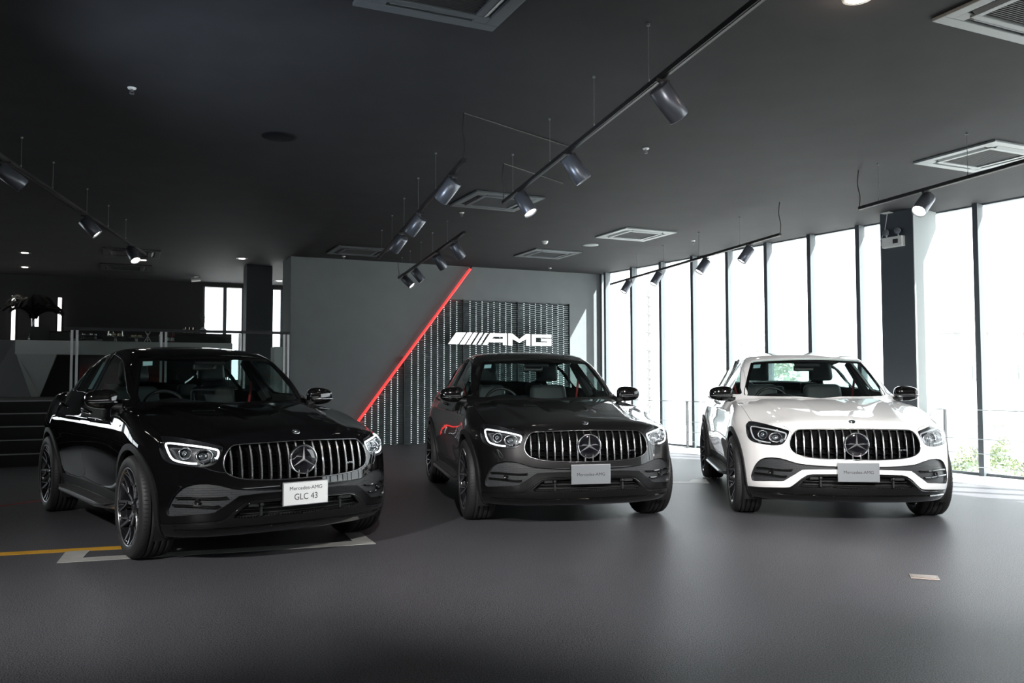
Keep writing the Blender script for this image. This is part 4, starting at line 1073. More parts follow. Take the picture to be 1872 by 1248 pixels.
for x, y, lb_ in ((-.36,4.92,'large ceiling air conditioner at the top edge, nearest the camera'), (-.20,10.97,'ceiling air conditioner behind the two crossing spotlight tracks'), (-2.78,15.2,'dark ceiling air conditioner at the left, above the plain rear wall'), (.66,15.57,'ceiling air conditioner just above the sign wall'),
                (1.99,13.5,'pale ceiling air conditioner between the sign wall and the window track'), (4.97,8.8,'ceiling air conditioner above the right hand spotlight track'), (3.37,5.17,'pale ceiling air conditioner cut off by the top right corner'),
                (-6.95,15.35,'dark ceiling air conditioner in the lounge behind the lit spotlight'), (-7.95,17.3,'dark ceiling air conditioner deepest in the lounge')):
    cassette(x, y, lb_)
def track(p0, p1, wires, feed, label, feed_path=None):
    """ceiling-hung track from p0 to p1; wires are pixel columns of the suspension wires"""
    root = empty('light_track', p0); tag(root, label, 'light track'); L0 = Vector(p0); d = Vector(p1)-L0
    mb = MB(); mb.bar((0,0,0), d, .036, .034); mb.bar((0,0,-.018), d+Vector((0,0,-.018)), .012, .004); mb.build('rail', M_TRACK, root)
    for t in wires:
        p = d*t; w = MB(); w.cyl(p+Vector((0,0,.015)), p+Vector((0,0,CEIL-L0.z-p.z)), .0022, n=6); w.cyl(p+Vector((0,0,.015)), p+Vector((0,0,.05)), .006, n=8); w.cyl(p+Vector((0,0,CEIL-L0.z-p.z-.015)), p+Vector((0,0,CEIL-L0.z-p.z)), .012, n=8); w.build('suspension_wire', M_WIRE, root)
    if feed:
        w = MB(); p = d*feed if feed != 1e-9 else d*0; top = CEIL-L0.z-p.z
        pts = [p+Vector((0,0,.01)), p+Vector((.01,0,top*.3)), p+Vector((-.012,.01,top*.65)), p+Vector((0,0,top))]
        if feed_path: pts += [Vector(q)-L0 for q in feed_path]
        w.tube(smooth_poly(pts, 4, False) if not feed_path else pts, .006, 6); w.build('feed_cable', M_CABLE, root)
    return root
def par(p0, p1, u):
    """fraction along p0-p1 whose image column is u"""
    a, b_ = Vector(p0), Vector(p1); best = 0; lo, hi = 0.0, 1.0
    cx = lambda q: 936+F_PX*q.x/(q.y*math.cos(PITCH)+(q.z-CAM_H)*math.sin(PITCH))
    s = 1 if cx(b_) > cx(a) else -1
    for _ in range(40):
        m = (lo+hi)/2
        if (cx(a+(b_-a)*m)-u)*s < 0: lo = m
        else: hi = m
    return (lo+hi)/2
def spotlight(pos, d, label, on=True, energy=14, size=62):
    root = empty('spotlight', pos); tag(root, label, 'spotlight', 'cylinder spotlights on the ceiling tracks')
    a = MB(); a.box((-.05,-.014,-.040), (.05,.014,-.0215), Matrix.Rotation(YAW, 4, 'Z')); a.build('adapter', M_TRACK, root)
    s = MB(); s.cyl((0,0,-.038), (0,0,-.085), .011, n=12); s.cyl((0,0,-.038), (0,0,-.05), .018, n=12); s.build('stem', M_WIRE if False else M_SPOTB, root)
    d = Vector(d).normalized(); c = Vector((0,0,-.085))+Vector((d.x, d.y, 0)).normalized()*.055+Vector((0,0,-.075)); q = d.to_track_quat('Z', 'Y').to_matrix().to_4x4(); M = Matrix.Translation(c) @ q
    h = MB(); r = .071; L_ = .118
    h.lathe([(.0,-L_),(r*.9,-L_),(r,-L_+.004),(r,L_-.002),(r*.975,L_),(r*.93,L_-.002),(r*.90,L_-.025)], 40, M, axis='z'); h.cyl(Vector((0,0,-.08)), c-d*.03+Vector((0,0,.03)), .012, n=10); h.build('housing', M_SPOTB, root)
    l = MB(); l.lathe([(.0,L_-.012),(r*.5,L_-.011),(r*.91,L_-.022)], 32, M, axis='z'); l.build('lens', M_LAMPON if on else M_REFL, root)
    if on and energy:
        ld = bpy.data.lights.new('spot_lamp', 'SPOT'); ld.energy = energy; ld.spot_size = R(size); ld.spot_blend = 1.0; ld.color = (1.0,.93,.84); ld.shadow_soft_size = .04
        lo = bpy.data.objects.new('spot_lamp', ld); C.objects.link(lo); lo.parent = root; lo.matrix_local = Matrix.Translation(c+d*(L_+.01)) @ (-d).to_track_quat('Z', 'Y').to_matrix().to_4x4()
    return root
def P3(u, v, z): return at_z(u, v, z)
# track 1, left
a, b_ = P3(-60, 239, 3.30), P3(266, 462, 3.30)
track(a, b_, [par(a, b_, u) for u in (39, 97, 159, 198, 230)], None, 'black spotlight track at the far left, running towards the lounge')
for u, d, lb_, e in ((10,(.62,.62,-.60),'spotlight cut by the left edge of the picture',0), (157,(.62,.22,-.72),'middle spotlight of the far left track, lens edge just lit',20), (240,(.50,-.32,-.78),'lit spotlight at the end of the far left track, before the lounge',30)):
    spotlight(a+(b_-a)*par(a, b_, u), d, lb_, True, e)
a, b_ = P3(849, 292, 3.20), P3(692, 471, 3.24); fx = P3(1040, 268, CEIL-.01); 
track(a, b_, [par(a, b_, u) for u in (797, 765, 739, 717, 698)], 1e-9, 'black spotlight track falling to the left in the middle of the ceiling', [tuple(fx)])
for u, d, lb_ in ((828,(-.62,.38,-.70),'largest of the three spotlights leaning left on the centre track'), (767,(-.62,.38,-.70),'middle one of the three spotlights leaning left on the centre track'), (735,(-.60,.40,-.70),'smallest, lowest of the three spotlights leaning left on the centre track')):
    spotlight(a+(b_-a)*par(a, b_, u), d, lb_, True, 16)
a, b_ = P3(850, 424, 3.27), P3(729, 507, 3.27)
track(a, b_, [par(a, b_, u) for u in (818, 791, 770, 750, 735)], 1.0, 'short far spotlight track in front of the plain rear wall')
for u, d, lb_ in ((831,(.50,.45,-.80),'uppermost spotlight of the short far track'), (799,(.50,.45,-.80),'second spotlight from the top of the short far track'), (759,(.60,.10,-.74),'third spotlight of the short far track, next to the lit one'), (741,(.70,-.15,-.70),'lowest spotlight of the short far track, with its lens glowing')):
    spotlight(a+(b_-a)*par(a, b_, u), d, lb_, True, 12)
a, b_ = P3(921, 370, 3.19), P3(1395, -4, 3.20); fx = P3(1030, 335, CEIL-.01)
b2 = a+(b_-a)*1.25
track(a, b2, [par(a, b2, u) for u in (938, 1006, 1087, 1187)], 1e-9, 'long spotlight track rising to the top edge right of centre', [tuple(fx)])
for u, d, lb_, e in ((952,(.45,-.25,-.82),'lit spotlight at the low end of the long centre track',16), (1041,(.55,.05,-.80),'middle spotlight of the long centre track',16), (1211,(.62,.35,-.72),'big dark spotlight highest on the long centre track',16)):
    spotlight(a+(b2-a)*par(a, b2, u), d, lb_, True, e)
a, b_ = P3(1427, 430, 3.19), P3(1117, 520, 3.22)
track(a, b_, [par(a, b_, u) for u in (1353, 1278, 1213, 1165)], 1e-9, 'long spotlight track in front of the window wall')
for u, d, lb_ in ((1150,(-.5,-.10,-.82),'farthest spotlight on the window track, by the wall corner'), (1205,(-.5,-.15,-.82),'second farthest spotlight on the window track'), (1291,(-.55,-.1,-.80),'third spotlight on the window track, before bare sky'), (1371,(-.55,.05,-.80),'nearest and largest spotlight on the window track')):
    spotlight(a+(b_-a)*par(a, b_, u), d, lb_, True, 10)
a, b_ = P3(1572, 383, 3.19), P3(1960, 274, 3.19)
track(a, b_, [par(a, b_, u) for u in (1607, 1770, 1900)], 1e-9, 'spotlight track at the right, above the pillar')
spotlight(a+(b_-a)*par(a, b_, 1694), (-.62,-.38,-.70), 'brightly lit spotlight on the right hand track above the pillar', True, 16)
# added track over the camera, outside the picture, as fill for the car fronts
a, b_ = Vector((-4.2, 1.2, 3.2)), Vector((3.6, 1.9, 3.2))
track(a, b_, [.05,.35,.65,.95], None, 'added spotlight track above the camera, filling the car fronts with light')
for t, d, lb_ in ((.12,(.20,.80,-.40),'added fill spotlight over the camera aimed at the black car'), (.55,(.1,.80,-.38),'added fill spotlight over the camera aimed at the middle car'), (.92,(.05,.85,-.38),'added fill spotlight over the camera aimed at the white car')):
    spotlight(a+(b_-a)*t, d, lb_, True, FRONT_FILL, 66)
    for o in [q for q in C.objects if q.name.startswith('spot_lamp')][-1:]: o.data.color = (1, .975, .95); o.data.energy = FRONT_FILL*(1.0 if t < .3 else (1.05 if t < .8 else 1.5))
def disc(name, u, v, r, m, label, cat, group=None, h=.012, dome=False, z=CEIL):
    p = P3(u, v, z); o = MB(); o.lathe([(.0,-h),(r*.8,-h),(r,-h*.5),(r,0)] if not dome else [(.0,-h),(r*.5,-h*.95),(r*.85,-h*.6),(r,0)], 28, axis='z'); ob = o.build(name, m); ob.location = p; tag(ob, label, cat, group); return ob
sp = disc('ceiling_speaker', 512, 248, .165, mat('speaker_black', (.004,.004,.005), .8, spec=.1), 'round dark ceiling speaker left of centre', 'speaker'); g = MB(); g.lathe([(.0,-.016),(.12,-.016),(.135,-.012)], 28, axis='z'); g.build('speaker_grille', MATS['speaker_black'], sp)
disc('ceiling_speaker', 1080, 448, .14, M_ACF, 'small round pale ceiling plate near the window track end', 'ceiling plate')
disc('smoke_detector', 997, 441, .055, M_WHITE, 'white smoke detector above the sign wall air conditioner', 'smoke detector', h=.05, dome=True)
for (u, v), lb_, m in zip(((243,158),(1182,272),(845,388),(1268,441),(629,467),(1006,490)), ('white sprinkler head alone on the upper left ceiling', 'sprinkler head right of the long centre track', 'sprinkler head beside the centre air conditioner', 'small sprinkler head above the window track', 'sprinkler head over the plain rear wall at the left', 'tiny sprinkler head over the mesh wall'), (M_WHITE,)*6):
    p = P3(u, v, CEIL); root = empty('sprinkler', p); tag(root, lb_, 'sprinkler', 'ceiling sprinklers'); s = MB(); s.lathe([(.0,-.012),(.03,-.010),(.035,0)], 16, axis='z'); s.build('rose', m, root); s = MB(); s.cyl((0,0,-.01), (0,0,-.035), .009, n=8); s.lathe([(.0,-.052),(.018,-.050),(.018,-.047),(.0,-.047)], 12, axis='z'); s.bar((-.012,0,-.02), (-.016,0,-.048), .004); s.bar((.012,0,-.02), (.016,0,-.048), .004); s.build('head', M_WIRE, root)
for (u, v), lb_, on in zip(((46,458),(46,484),(262,472),(226,457),(443,470),(511,511)), ('lit lounge downlight nearest the left edge', 'lounge downlight at the left, one row deeper', 'bright round lounge downlight beside the lit spotlight', 'unlit lounge downlight left of the lit spotlight', 'lounge downlight near the dark column', 'lounge downlight right behind the dark column'), (1, 1, 1, 0, 1, 1)):
    p = P3(u, v, CEIL); root = empty('downlight', p, YAW); tag(root, lb_, 'downlight', 'downlights in the lounge ceiling'); s = MB(); s.box((-.10,-.10,-.008), (.10,.10,0)); s.build('frame', M_DARKP, root); s = MB(); s.lathe([(.0,-.014),(.055,-.014),(.06,-.008)], 20, axis='z'); s.build('lens', M_LAMPON if on else M_ACF, root)
    if on:
        ld = bpy.data.lights.new('down_lamp', 'SPOT'); ld.energy = 8; ld.spot_size = R(90); ld.spot_blend = .7; ld.color = (1,.9,.78); ld.shadow_soft_size = .05; lo = bpy.data.objects.new('down_lamp', ld); C.objects.link(lo); lo.parent = root; lo.location = (0,0,-.03)
p = P3(1570, -3, CEIL-.01); root = empty('downlight', p); tag(root, 'warm ceiling downlight glaring at the top edge, right of centre', 'downlight'); s = MB(); s.lathe([(.0,-.01),(.07,-.01)], 24, axis='z'); s.build('lens', M_LAMPON, root); s = MB(); s.lathe([(.07,-.015),(.09,-.012),(.095,.01)], 24, axis='z'); s.build('frame', M_ACF, root)
ld = bpy.data.lights.new('warm_lamp', 'POINT'); ld.energy = 3.0; ld.color = (1,.72,.55); ld.shadow_soft_size = .06; lo = bpy.data.objects.new('warm_lamp', ld); C.objects.link(lo); lo.parent = root; lo.location = (0,0,-.12)
# emergency light on the column
def col_at(u, v, off=0): P = GP+GN*(KL+off); return at_wall(u, v, (P.x, P.y), (GD.x, GD.y))
c = col_at(1637, 445, .0); MC2 = frame(c, GD, GN)
root = empty('emergency_light', (0,0,0)); root.matrix_world = MC2; tag(root, 'white emergency light box with two small lamps high on the pillar', 'emergency light')
s = MB(); s.box((-.16,.002,-.075), (.16,.08,.07)); s.build('case', M_WHITE, root, bevel=.008); s = MB(); s.box((.02,.081,-.03), (.10,.083,.03)); s.build('label_plate', M_DARKP, root)
for x in (-.10, .08):
    s = MB(); s.cyl((x,.04,.07), (x,.04,.11), .01, n=8); s.lathe([(.0,-.05),(.03,-.045),(.045,0),(.045,.02)], 20, Matrix.Translation((x+.0,.05,.14)) @ Matrix.Rotation(R(-90), 4, 'X') @ Matrix.Rotation(R(20), 4, 'Y'), axis='z'); s.cur = 1; s.lathe([(.0,.022),(.042,.020)], 20, Matrix.Translation((x,.05,.14)) @ Matrix.Rotation(R(-90), 4, 'X') @ Matrix.Rotation(R(20), 4, 'Y'), axis='z'); s.build('lamp_head', [M_WHITE, M_REFL], root)
s = MB(); s.tube([(-.16,.03,-.04), (-.20,.03,-.02), (-.21,.03,.05), (-.14,.03,.16), (-.09,.03,CEIL-c.z-.005)], .006, 6); s.build('cord', M_WHITE, root)
s = MB(); s.box((-.15,-.03,CEIL-c.z-.012), (-.02,.10,CEIL-c.z-.001)); s.build('ceiling_plate', M_WHITE, root)

# ------------------------------------------------------------------ railing along the windows
def cable_rail(sa_, sb_, off, posts, label):
    root = empty('railing', (0,0,0)); root.matrix_world = MG_.copy(); tag(root, label, 'railing')
    m = MB(); m.bar((sa_, off, .87), (sb_, off, .87), .03, .012); m.build('handrail', M_STEEL, root)
    for z in (.49, .30, .125):
        m = MB(); m.cyl((sa_, off, z), (sb_, off, z), .005, n=6); m.build('cable', M_STEEL, root)
    for s in posts:
        m = MB(); m.box((s-.006, off-.03, 0), (s+.006, off+.03, .865)); m.box((s-.05, off-.05, 0), (s+.05, off+.05, .008)); m.build('post', M_RAILD, root)
q1 = glass_s(glass_at(1256, 760, .22)); q2 = glass_s(glass_at(1728, 800, .22))
cable_rail(.4, sK-.56, .22, [.5, q1-1.9, q1, q1+1.9, sK-.6], 'thin steel cable railing before the windows, left of the pillar')
cable_rail(sK+.05, 19.5, .22, [q2, q2+2.4, q2+4.8, q2+7.2], 'thin steel cable railing before the windows, right of the pillar')

# ------------------------------------------------------------------ glass balustrade of the lounge
RO = .12; MR = frame(PP-PN*RO, PD, PN); ps = lambda p: (p-PP).dot(PD)
def plat_at(u, v, off=-RO): P = PP+PN*off; return at_wall(u, v, (P.x, P.y), (PD.x, PD.y))
root = empty('balustrade', (0,0,0)); root.matrix_world = MR; tag(root, 'glass balustrade with dark handrail and steel posts along the lounge edge', 'balustrade')
r0 = ps(plat_at(131, 600)); r1 = ps(plat_at(529, 607)); RZ = plat_at(330, 602).z
m = MB(); m.box((r0-.1, -.04, RZ-.025), (r1, .04, RZ+.02)); m.build('handrail', M_RAILD, root)
M_POSTB = mat('satin_post', (.80,.81,.82), .45, .2)
M_BGL = glass('balustrade_glass', (.86,.90,.89), 0, .9)
posts = [ps(plat_at(u, 620)) for u in (137, 300, 443)]+[r1-.05]
for i, s in enumerate(posts):
    for dx in (-.045, .030):
        m = MB(); m.box((s+dx-.018, -.035, PZ), (s+dx+.018, .035, RZ-.03)); m.build('post', M_POSTB, root)
for s_a, s_b in zip(posts[:-1], posts[1:]):
    m = MB(); m.box((s_a+.06, -.006, PZ+.04), (s_b-.06, .006, RZ-.10)); m.build('glass_panel', M_BGL, root)

# ------------------------------------------------------------------ reception counter
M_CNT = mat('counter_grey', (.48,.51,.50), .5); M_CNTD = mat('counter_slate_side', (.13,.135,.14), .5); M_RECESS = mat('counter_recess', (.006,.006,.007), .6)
CP = Vector((-8.0, 17.55, 0)); MCt = frame(CP, PD, PN)
def cnt_at(u, v, off=0): P = CP+PN*off; return at_wall(u, v, (P.x, P.y), (PD.x, PD.y))
cs = lambda p: (p-CP).dot(PD)
def cpt(u, v): p = cnt_at(u, v); return (cs(p), p.z)
ztop = cnt_at(200, 621).z; zb_ = cnt_at(110, 644.5).z
root = empty('reception_counter', (0,0,0)); root.matrix_world = MCt; tag(root, 'long pale grey faceted bar counter with black recess, in the lounge', 'counter')
xR = cpt(425, 628)[0]; fA = cpt(30, 620)[0]; fB = cpt(103, 644)[0]; fC = cs(cnt_at(73, 700, -.30)); fD = cs(cnt_at(57, 700, -.22))
m = MB(); m.box((fA-.02, -.75, zb_), (xR, .0, ztop)); m.build('worktop', M_CNT, root)
m = MB(); m.add([(fA,0,ztop-.001),(fB,.0,zb_),(fC,-.30,PZ),(fD,-.22,PZ), (fA,-.7,ztop-.001),(fB,-.7,zb_),(fC,-.7,PZ),(fD,-.7,PZ), (fA,0,zb_)], [(0,3,2,1),(4,5,6,7),(1,2,6,5),(0,4,7,3)]); m.add([(fA,.0,zb_),(fB,.0,zb_),(fC,-.3,PZ),(fD,-.22,PZ)], [(0,3,2,1)]); m.build('leg_facet', M_CNT, root)
lA = cpt(-140, 618)[0]; m = MB()
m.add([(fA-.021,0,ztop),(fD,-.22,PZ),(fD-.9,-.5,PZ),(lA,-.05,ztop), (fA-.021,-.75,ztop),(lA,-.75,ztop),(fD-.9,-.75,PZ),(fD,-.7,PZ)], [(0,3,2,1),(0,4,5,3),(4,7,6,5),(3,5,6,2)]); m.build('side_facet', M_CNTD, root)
m = MB(); m.box((fC-.4, -.70, PZ), (xR-.1, -.30, zb_)); m.build('recess_panel', M_RECESS, root)
M_POSTER = mat('red_poster', (.25,.05,.045), .5)
ntp = M_POSTER.node_tree; bb = ntp.nodes['Principled BSDF']; tcp = ntp.nodes.new('ShaderNodeTexCoord'); sxp = ntp.nodes.new('ShaderNodeSeparateXYZ'); rp = ntp.nodes.new('ShaderNodeValToRGB')
ntp.links.new(tcp.outputs['Generated'], sxp.inputs[0]); ntp.links.new(sxp.outputs[2], rp.inputs[0]); ntp.links.new(rp.outputs[0], bb.inputs['Base Color'])
rp.color_ramp.elements[0].color = (.30,.03,.02,1); rp.color_ramp.elements[1].color = (.10,.06,.065,1); rp.color_ramp.elements[0].position = .45; rp.color_ramp.elements[1].position = .8
pp0 = cpt(144, 646)[0]; m = MB(); m.box((pp0, -.29, PZ+.15), (pp0+1.6, -.28, zb_-.01)); o = m.build('poster', M_POSTER); o.matrix_world = MCt; tag(o, 'red and dark poster under the bar counter, behind the balustrade', 'poster')

# things on the counter
def on_counter(u, back=.35):
    p = cnt_at(u, 620, -back); return Vector((p.x, p.y, ztop))
M_GLASSW = glass('clear_glass', (.80,.84,.84), 0, 1.6); M_BRASS = mat('copper_cup', (.75,.62,.50), .25, 1.0)
M_FEATH = mat('black_feather', (.006,.006,.006), .8); M_TWIG = mat('dry_twig', (.10,.095,.07), .8); M_CAKE = mat('pastry', (.55,.42,.26), .8)
def thing(name, u, label, cat, group=None, back=.35):
    r_ = empty(name, on_counter(u, back), YAW); tag(r_, label, cat, group); return r_
v_ = thing('feather_vase', 60, 'tall clear vase with a big spray of black feathers on the counter', 'vase')
m = MB(); m.lathe([(.0,.0),(.10,.005),(.085,.05),(.045,.18),(.035,.35),(.05,.52)], 20, axis='z'); m.build('vase', M_GLASSW, v_)
random.seed(3); m = MB()
for k in range(22):
    a = 2*math.pi*k/22+random.uniform(-.1,.1); L_ = random.uniform(.42,.62); up_ = random.uniform(.15,.45); pts = []
    for i in range(9):
        t = i/8; pts.append(Vector((math.cos(a)*L_*t**1.1, math.sin(a)*L_*t**1.1, .50+up_*math.sin(t*2.6)-.0*t)))
    m.tube(pts, .006, 4)
    for i in range(1, 9):
        p = pts[i]; dq = (pts[i]-pts[i-1]).normalized(); sd = dq.cross(Vector((0,0,1))).normalized()
        for s_ in (-1, 1):
            for j in range(3): m.add([pts[i-1].lerp(p, j/3), pts[i-1].lerp(p, (j+1)/3), pts[i-1].lerp(p, (j+1)/3)+sd*s_*.085+Vector((0,0,-.05)), pts[i-1].lerp(p, j/3)+sd*s_*.07+Vector((0,0,-.055))], [(0,1,2,3)])
m.build('feathers', M_FEATH, v_)
b0 = thing('display_box', 73, 'flat black upright box on the counter beside the feather vase', 'box', None, .12); m = MB(); m.box((-.17,-.03,0), (.17,.03,.28)); m.box((-.17,-.12,0), (.17,.12,.012)); m.build('panel', M_DARKP, b0)
b0 = thing('espresso_machine', 100, 'low black machine on the counter behind the light strip', 'coffee machine'); m = MB(); m.box((-.28,-.2,.02), (.28,.2,.19)); m.box((-.30,-.22,.18), (.30,.22,.20)); m.build('case', M_DARKP, b0, bevel=.01); m = MB(); m.cyl((.30,-.1,.06), (.36,-.16,.03), .03, n=12); m.build('spout', M_REFL, b0)
b0 = thing('tiered_tray', 163, 'two-tier silver serving tray with small cups on the counter', 'tray')
m = MB()
for z, r_ in ((.03,.24), (.11,.20)): m.lathe([(.0,z),(r_,z),(r_+.02,z+.015),(r_+.02,z+.02),(r_,z+.006),(.0,z+.006)], 24, axis='z')
for a in range(4): m.cyl((.18*math.cos(a*1.57+.7), .18*math.sin(a*1.57+.7), 0), (.17*math.cos(a*1.57+.7), .17*math.sin(a*1.57+.7), .11), .006, n=6)
m.build('tray', M_DKCHROME, b0)
for a in range(5): m = MB(); m.lathe([(.0,.116),(.022,.116),(.026,.17),(.022,.17),(.018,.12)], 12, Matrix.Translation((.12*math.cos(a*1.26), .12*math.sin(a*1.26), 0)), axis='z'); m.build('cup', M_REFL, b0)
for u, lb_ in ((211, 'larger glass cake dome on a footed stand on the counter'), (249, 'footed cake stand with pastries, right of the glass dome')):
    b0 = thing('cake_stand', u, lb_, 'cake stand', 'cake stands on the bar counter'); k_ = 1 if u == 211 else .85
    m = MB(); m.lathe([(.0,0),(.09,.0),(.03,.02),(.02,.10),(.05,.12),(.17,.125),(.17,.135),(.0,.135)], 24, Matrix.Scale(k_, 4), axis='z'); m.build('stand', M_GLASSW, b0)
    m = MB(); 
    for a in range(7): m.lathe([(.0,.0),(.03,.0),(.034,.035),(.0,.05)], 10, Matrix.Scale(k_, 4) @ Matrix.Translation((.10*math.cos(a*.9), .10*math.sin(a*.9), .136)), axis='z')
    m.build('pastries', M_CAKE, b0)
    if u == 211: m = MB(); m.lathe([(.15,.137),(.15,.22),(.13,.26),(.0,.27)], 24, axis='z'); m.lathe([(.0,.30),(.012,.29),(.008,.27)], 8, axis='z'); m.build('dome', M_GLASSW, b0)
b0 = thing('easel', 270, 'small white folding easel on the counter', 'easel'); m = MB()
for sx_ in (-1, 1): m.bar((.075*sx_,0,0), (-.05*sx_,0,.24), .014); 
m.bar((0,.08,0), (0,0,.2), .012); m.bar((-.05,.0,.06), (.05,.0,.06), .012); m.build('legs', M_WHITE, b0)
for u, mm, h, lb_ in ((294, M_WHITE, .26, 'white bottle on the counter, left of the dark bottles'), (307, M_DARKP, .24, 'dark bottle with coloured label on the counter'), (315, mat('bottle_red', (.16,.02,.02), .2), .24, 'reddish bottle on the counter, rightmost of the bottles')):
    b0 = thing('bottle', u, lb_, 'bottle', 'bottles on the bar counter', .2); m = MB(); m.lathe([(.0,0),(.035,.0),(.037,.01),(.037,h*.6),(.014,h*.75),(.013,h*.93),(.0,h*.93)], 20, axis='z'); m.build('body', mm, b0); m = MB(); m.cyl((0,0,h*.93), (0,0,h), .015, n=12); m.build('cap', M_DARKP, b0); m = MB(); m.cyl((0,0,h*.15), (0,0,h*.45), .0378, n=20, cap=False); m.build('label_wrap', M_WHITE if u > 300 else M_CNT, b0)
b0 = thing('black_cabinet', 367, 'long black box unit at the right end of the counter', 'cabinet', None, .4); m = MB(); m.box((-.55,-.25,0), (.62,.25,.21)); m.build('case', M_DARKP, b0, bevel=.006); m = MB(); [m.box((x-.003,.2505,.01), (x+.003,.252,.20)) for x in (-.16,.24)]; m.build('seam', M_CNTD, b0)
for k, u in enumerate((336, 343, 350)):
    b0 = empty('metal_cup', on_counter(u, .4)+Vector((0,0,.212)), YAW); tag(b0, ('left of three shiny metal tumblers on the black cabinet', 'middle of three shiny metal tumblers on the black cabinet', 'right of three shiny metal tumblers on the black cabinet')[k], 'tumbler', 'metal tumblers on the cabinet'); m = MB(); m.lathe([(.0,0),(.024,0),(.033,.14),(.030,.14),(.022,.01)], 18, axis='z'); m.build('cup', M_BRASS, b0)
b0 = empty('twig_vase', on_counter(371, .4)+Vector((0,0,.212)), YAW); tag(b0, 'white round vase with dry twigs before the lounge window', 'vase'); m = MB(); m.lathe([(.0,0),(.06,.0),(.085,.05),(.07,.10),(.03,.13),(.035,.15)], 20, axis='z'); m.build('vase', M_WHITE, b0); m = MB(); random.seed(5)
for k in range(16):
    a = random.uniform(0, 6.28); h = random.uniform(.22,.36); r_ = random.uniform(.03,.14); q = Vector((r_*math.cos(a), r_*math.sin(a), .13+h)); m.tube([(0,0,.12), (q.x*.4, q.y*.4, .12+h*.6), q], [.003,.002,.001], 4)
    for j in range(5): t = .5+.1*j; c_ = Vector((q.x*t, q.y*t, .13+h*t)); m.lathe([(.0,-.008),(.006,0),(.0,.012)], 5, Matrix.Translation(c_+Vector((random.uniform(-.012,.012), random.uniform(-.012,.012), 0))), axis='z')
m.build('twigs', M_TWIG, b0)
# chair behind, lounge table and light strips, camera on the wall
def lounge_pt(u, v, off): return lounge_at(u, v, off)
p = lounge_pt(402, 640, .7); root = empty('lounge_chair', (p.x, p.y, PZ), YAW); tag(root, 'dark rounded chair back showing before the lounge window', 'chair')
m = MB(); m.box((-.26,-.05,.42), (.26,.03,1.12)); m.build('backrest', M_DARKP, root, bevel=.05); m = MB(); m.box((-.26,-.03,.40), (.26,.48,.50)); m.build('seat', M_DARKP, root, bevel=.03)
for sx_ in (-1, 1):
    for y in (.0, .44): m = MB(); m.cyl((.22*sx_, y, 0), (.20*sx_, y, .41), .014, n=8); m.build('leg', M_TRACK, root)
M_LED = mat('led_strip', (.9,.9,.9), .4, emit=(1.0,.93,.90), es=2.4)
for (u, v0, v1), lb_ in zip(((23,537,621), (66,575,621), (108,541,603)), ('vertical light strip at the far left of the lounge wall', 'vertical light strip behind the feather vase', 'vertical light strip standing free, right of the feathers')):
    a = lounge_at(u, v0, .05); b_ = lounge_at(u, v1+12, .05); m = MB(); m.box((-.035,-.01,0), (.035,.02,a.z-b_.z)); o = m.build('light_strip', M_LED); o.matrix_world = Matrix.Translation((0,0,0)) @ frame(Vector((b_.x, b_.y, b_.z)), LBD, Vector((LBD.y, -LBD.x, 0))); tag(o, lb_, 'light strip', 'vertical light strips on the lounge wall')
    e = MB(); e.box((-.042,-.03,-.01), (.042,.0,a.z-b_.z+.01)); e.build('channel', M_TRACK, o)
p = P3(360, 503, CEIL); root = empty('security_camera', p, 0); tag(root, 'small white security camera on the lounge ceiling', 'camera'); m = MB(); m.lathe([(.0,-.03),(.05,-.03),(.055,0)], 16, axis='z'); m.build('mount', M_WHITE, root); m = MB(); m.cyl((-.1,-.05,-.09), (.08,.02,-.06), .042, n=16); m.cyl((0,0,-.03), (0,0,-.07), .015, n=8); m.build('body', M_WHITE, root)
# pale display box at the end of the balustrade
p = plat_at(512, 640, -.9); root = empty('display_cabinet', (p.x, p.y, PZ), YAW); tag(root, 'pale glowing display cabinet between column and rear wall end', 'cabinet'); m = MB(); m.box((-.16,-.3,0), (.30,.1,.95)); m.build('case', M_CNT, root, bevel=.01); m = MB(); m.box((-.13,.101,.06), (.27,.106,.90)); m.build('front_panel', M_COLW, root)

# ------------------------------------------------------------------ markings and fittings on the floor
M_MARKW = noise_bump(mat('road_white', (.42,.42,.40), .6), 5, 0, .01, ((.33,.33,.31), (.48,.48,.46))); M_MARKY = noise_bump(mat('road_yellow', (.62,.33,.02), .6), 5, 0, .01, ((.55,.28,.02), (.68,.37,.03))); M_MARKR = mat('floor_red_line', (.35,.02,.02), .6)
def decal(name, pts, m, label, cat, z=.0025):
    P_ = [at_z(u, v, 0) for u, v in pts]; mb = MB(); n = len(P_); poly = [(p.x, p.y) for p in P_]; tri = bm_tess(poly)
    mb.add([(x, y, .0002) for x, y in poly]+[(x, y, z) for x, y in poly], [tuple(i+n for i in t) for t in tri]+[(i, (i+1) % n, (i+1) % n+n, i+n) for i in range(n)]); o = mb.build(name, m); tag(o, label, cat); return o
decal('floor_marking', [(102,1026),(119,1005),(163,1003),(150,1016.5),(643,988),(628,973),(658,972),(686,993)], M_MARKW, 'scuffed white bracket-shaped bay line under the black car', 'floor marking')
decal('floor_marking', [(-70,1010),(300,991),(300,996.5),(-70,1015.5)], M_MARKY, 'yellow line on the floor at the left edge', 'floor marking', .002)
decal('floor_marking', [(1226,881.5),(1258,881.5),(1266,877),(1290,877),(1296,884.5),(1226,884.5)], mat('road_white_lifted', (.80,.80,.78), .5), 'short white bay line on the floor between middle and white car', 'floor marking')  # whiter copy of the bay paint, making up for the shade here
decal('floor_marking', [(-40,926),(80,909.5),(80,911),(-40,927.5)], M_MARKR, 'thin red line on the floor behind the black car, far left', 'floor marking')
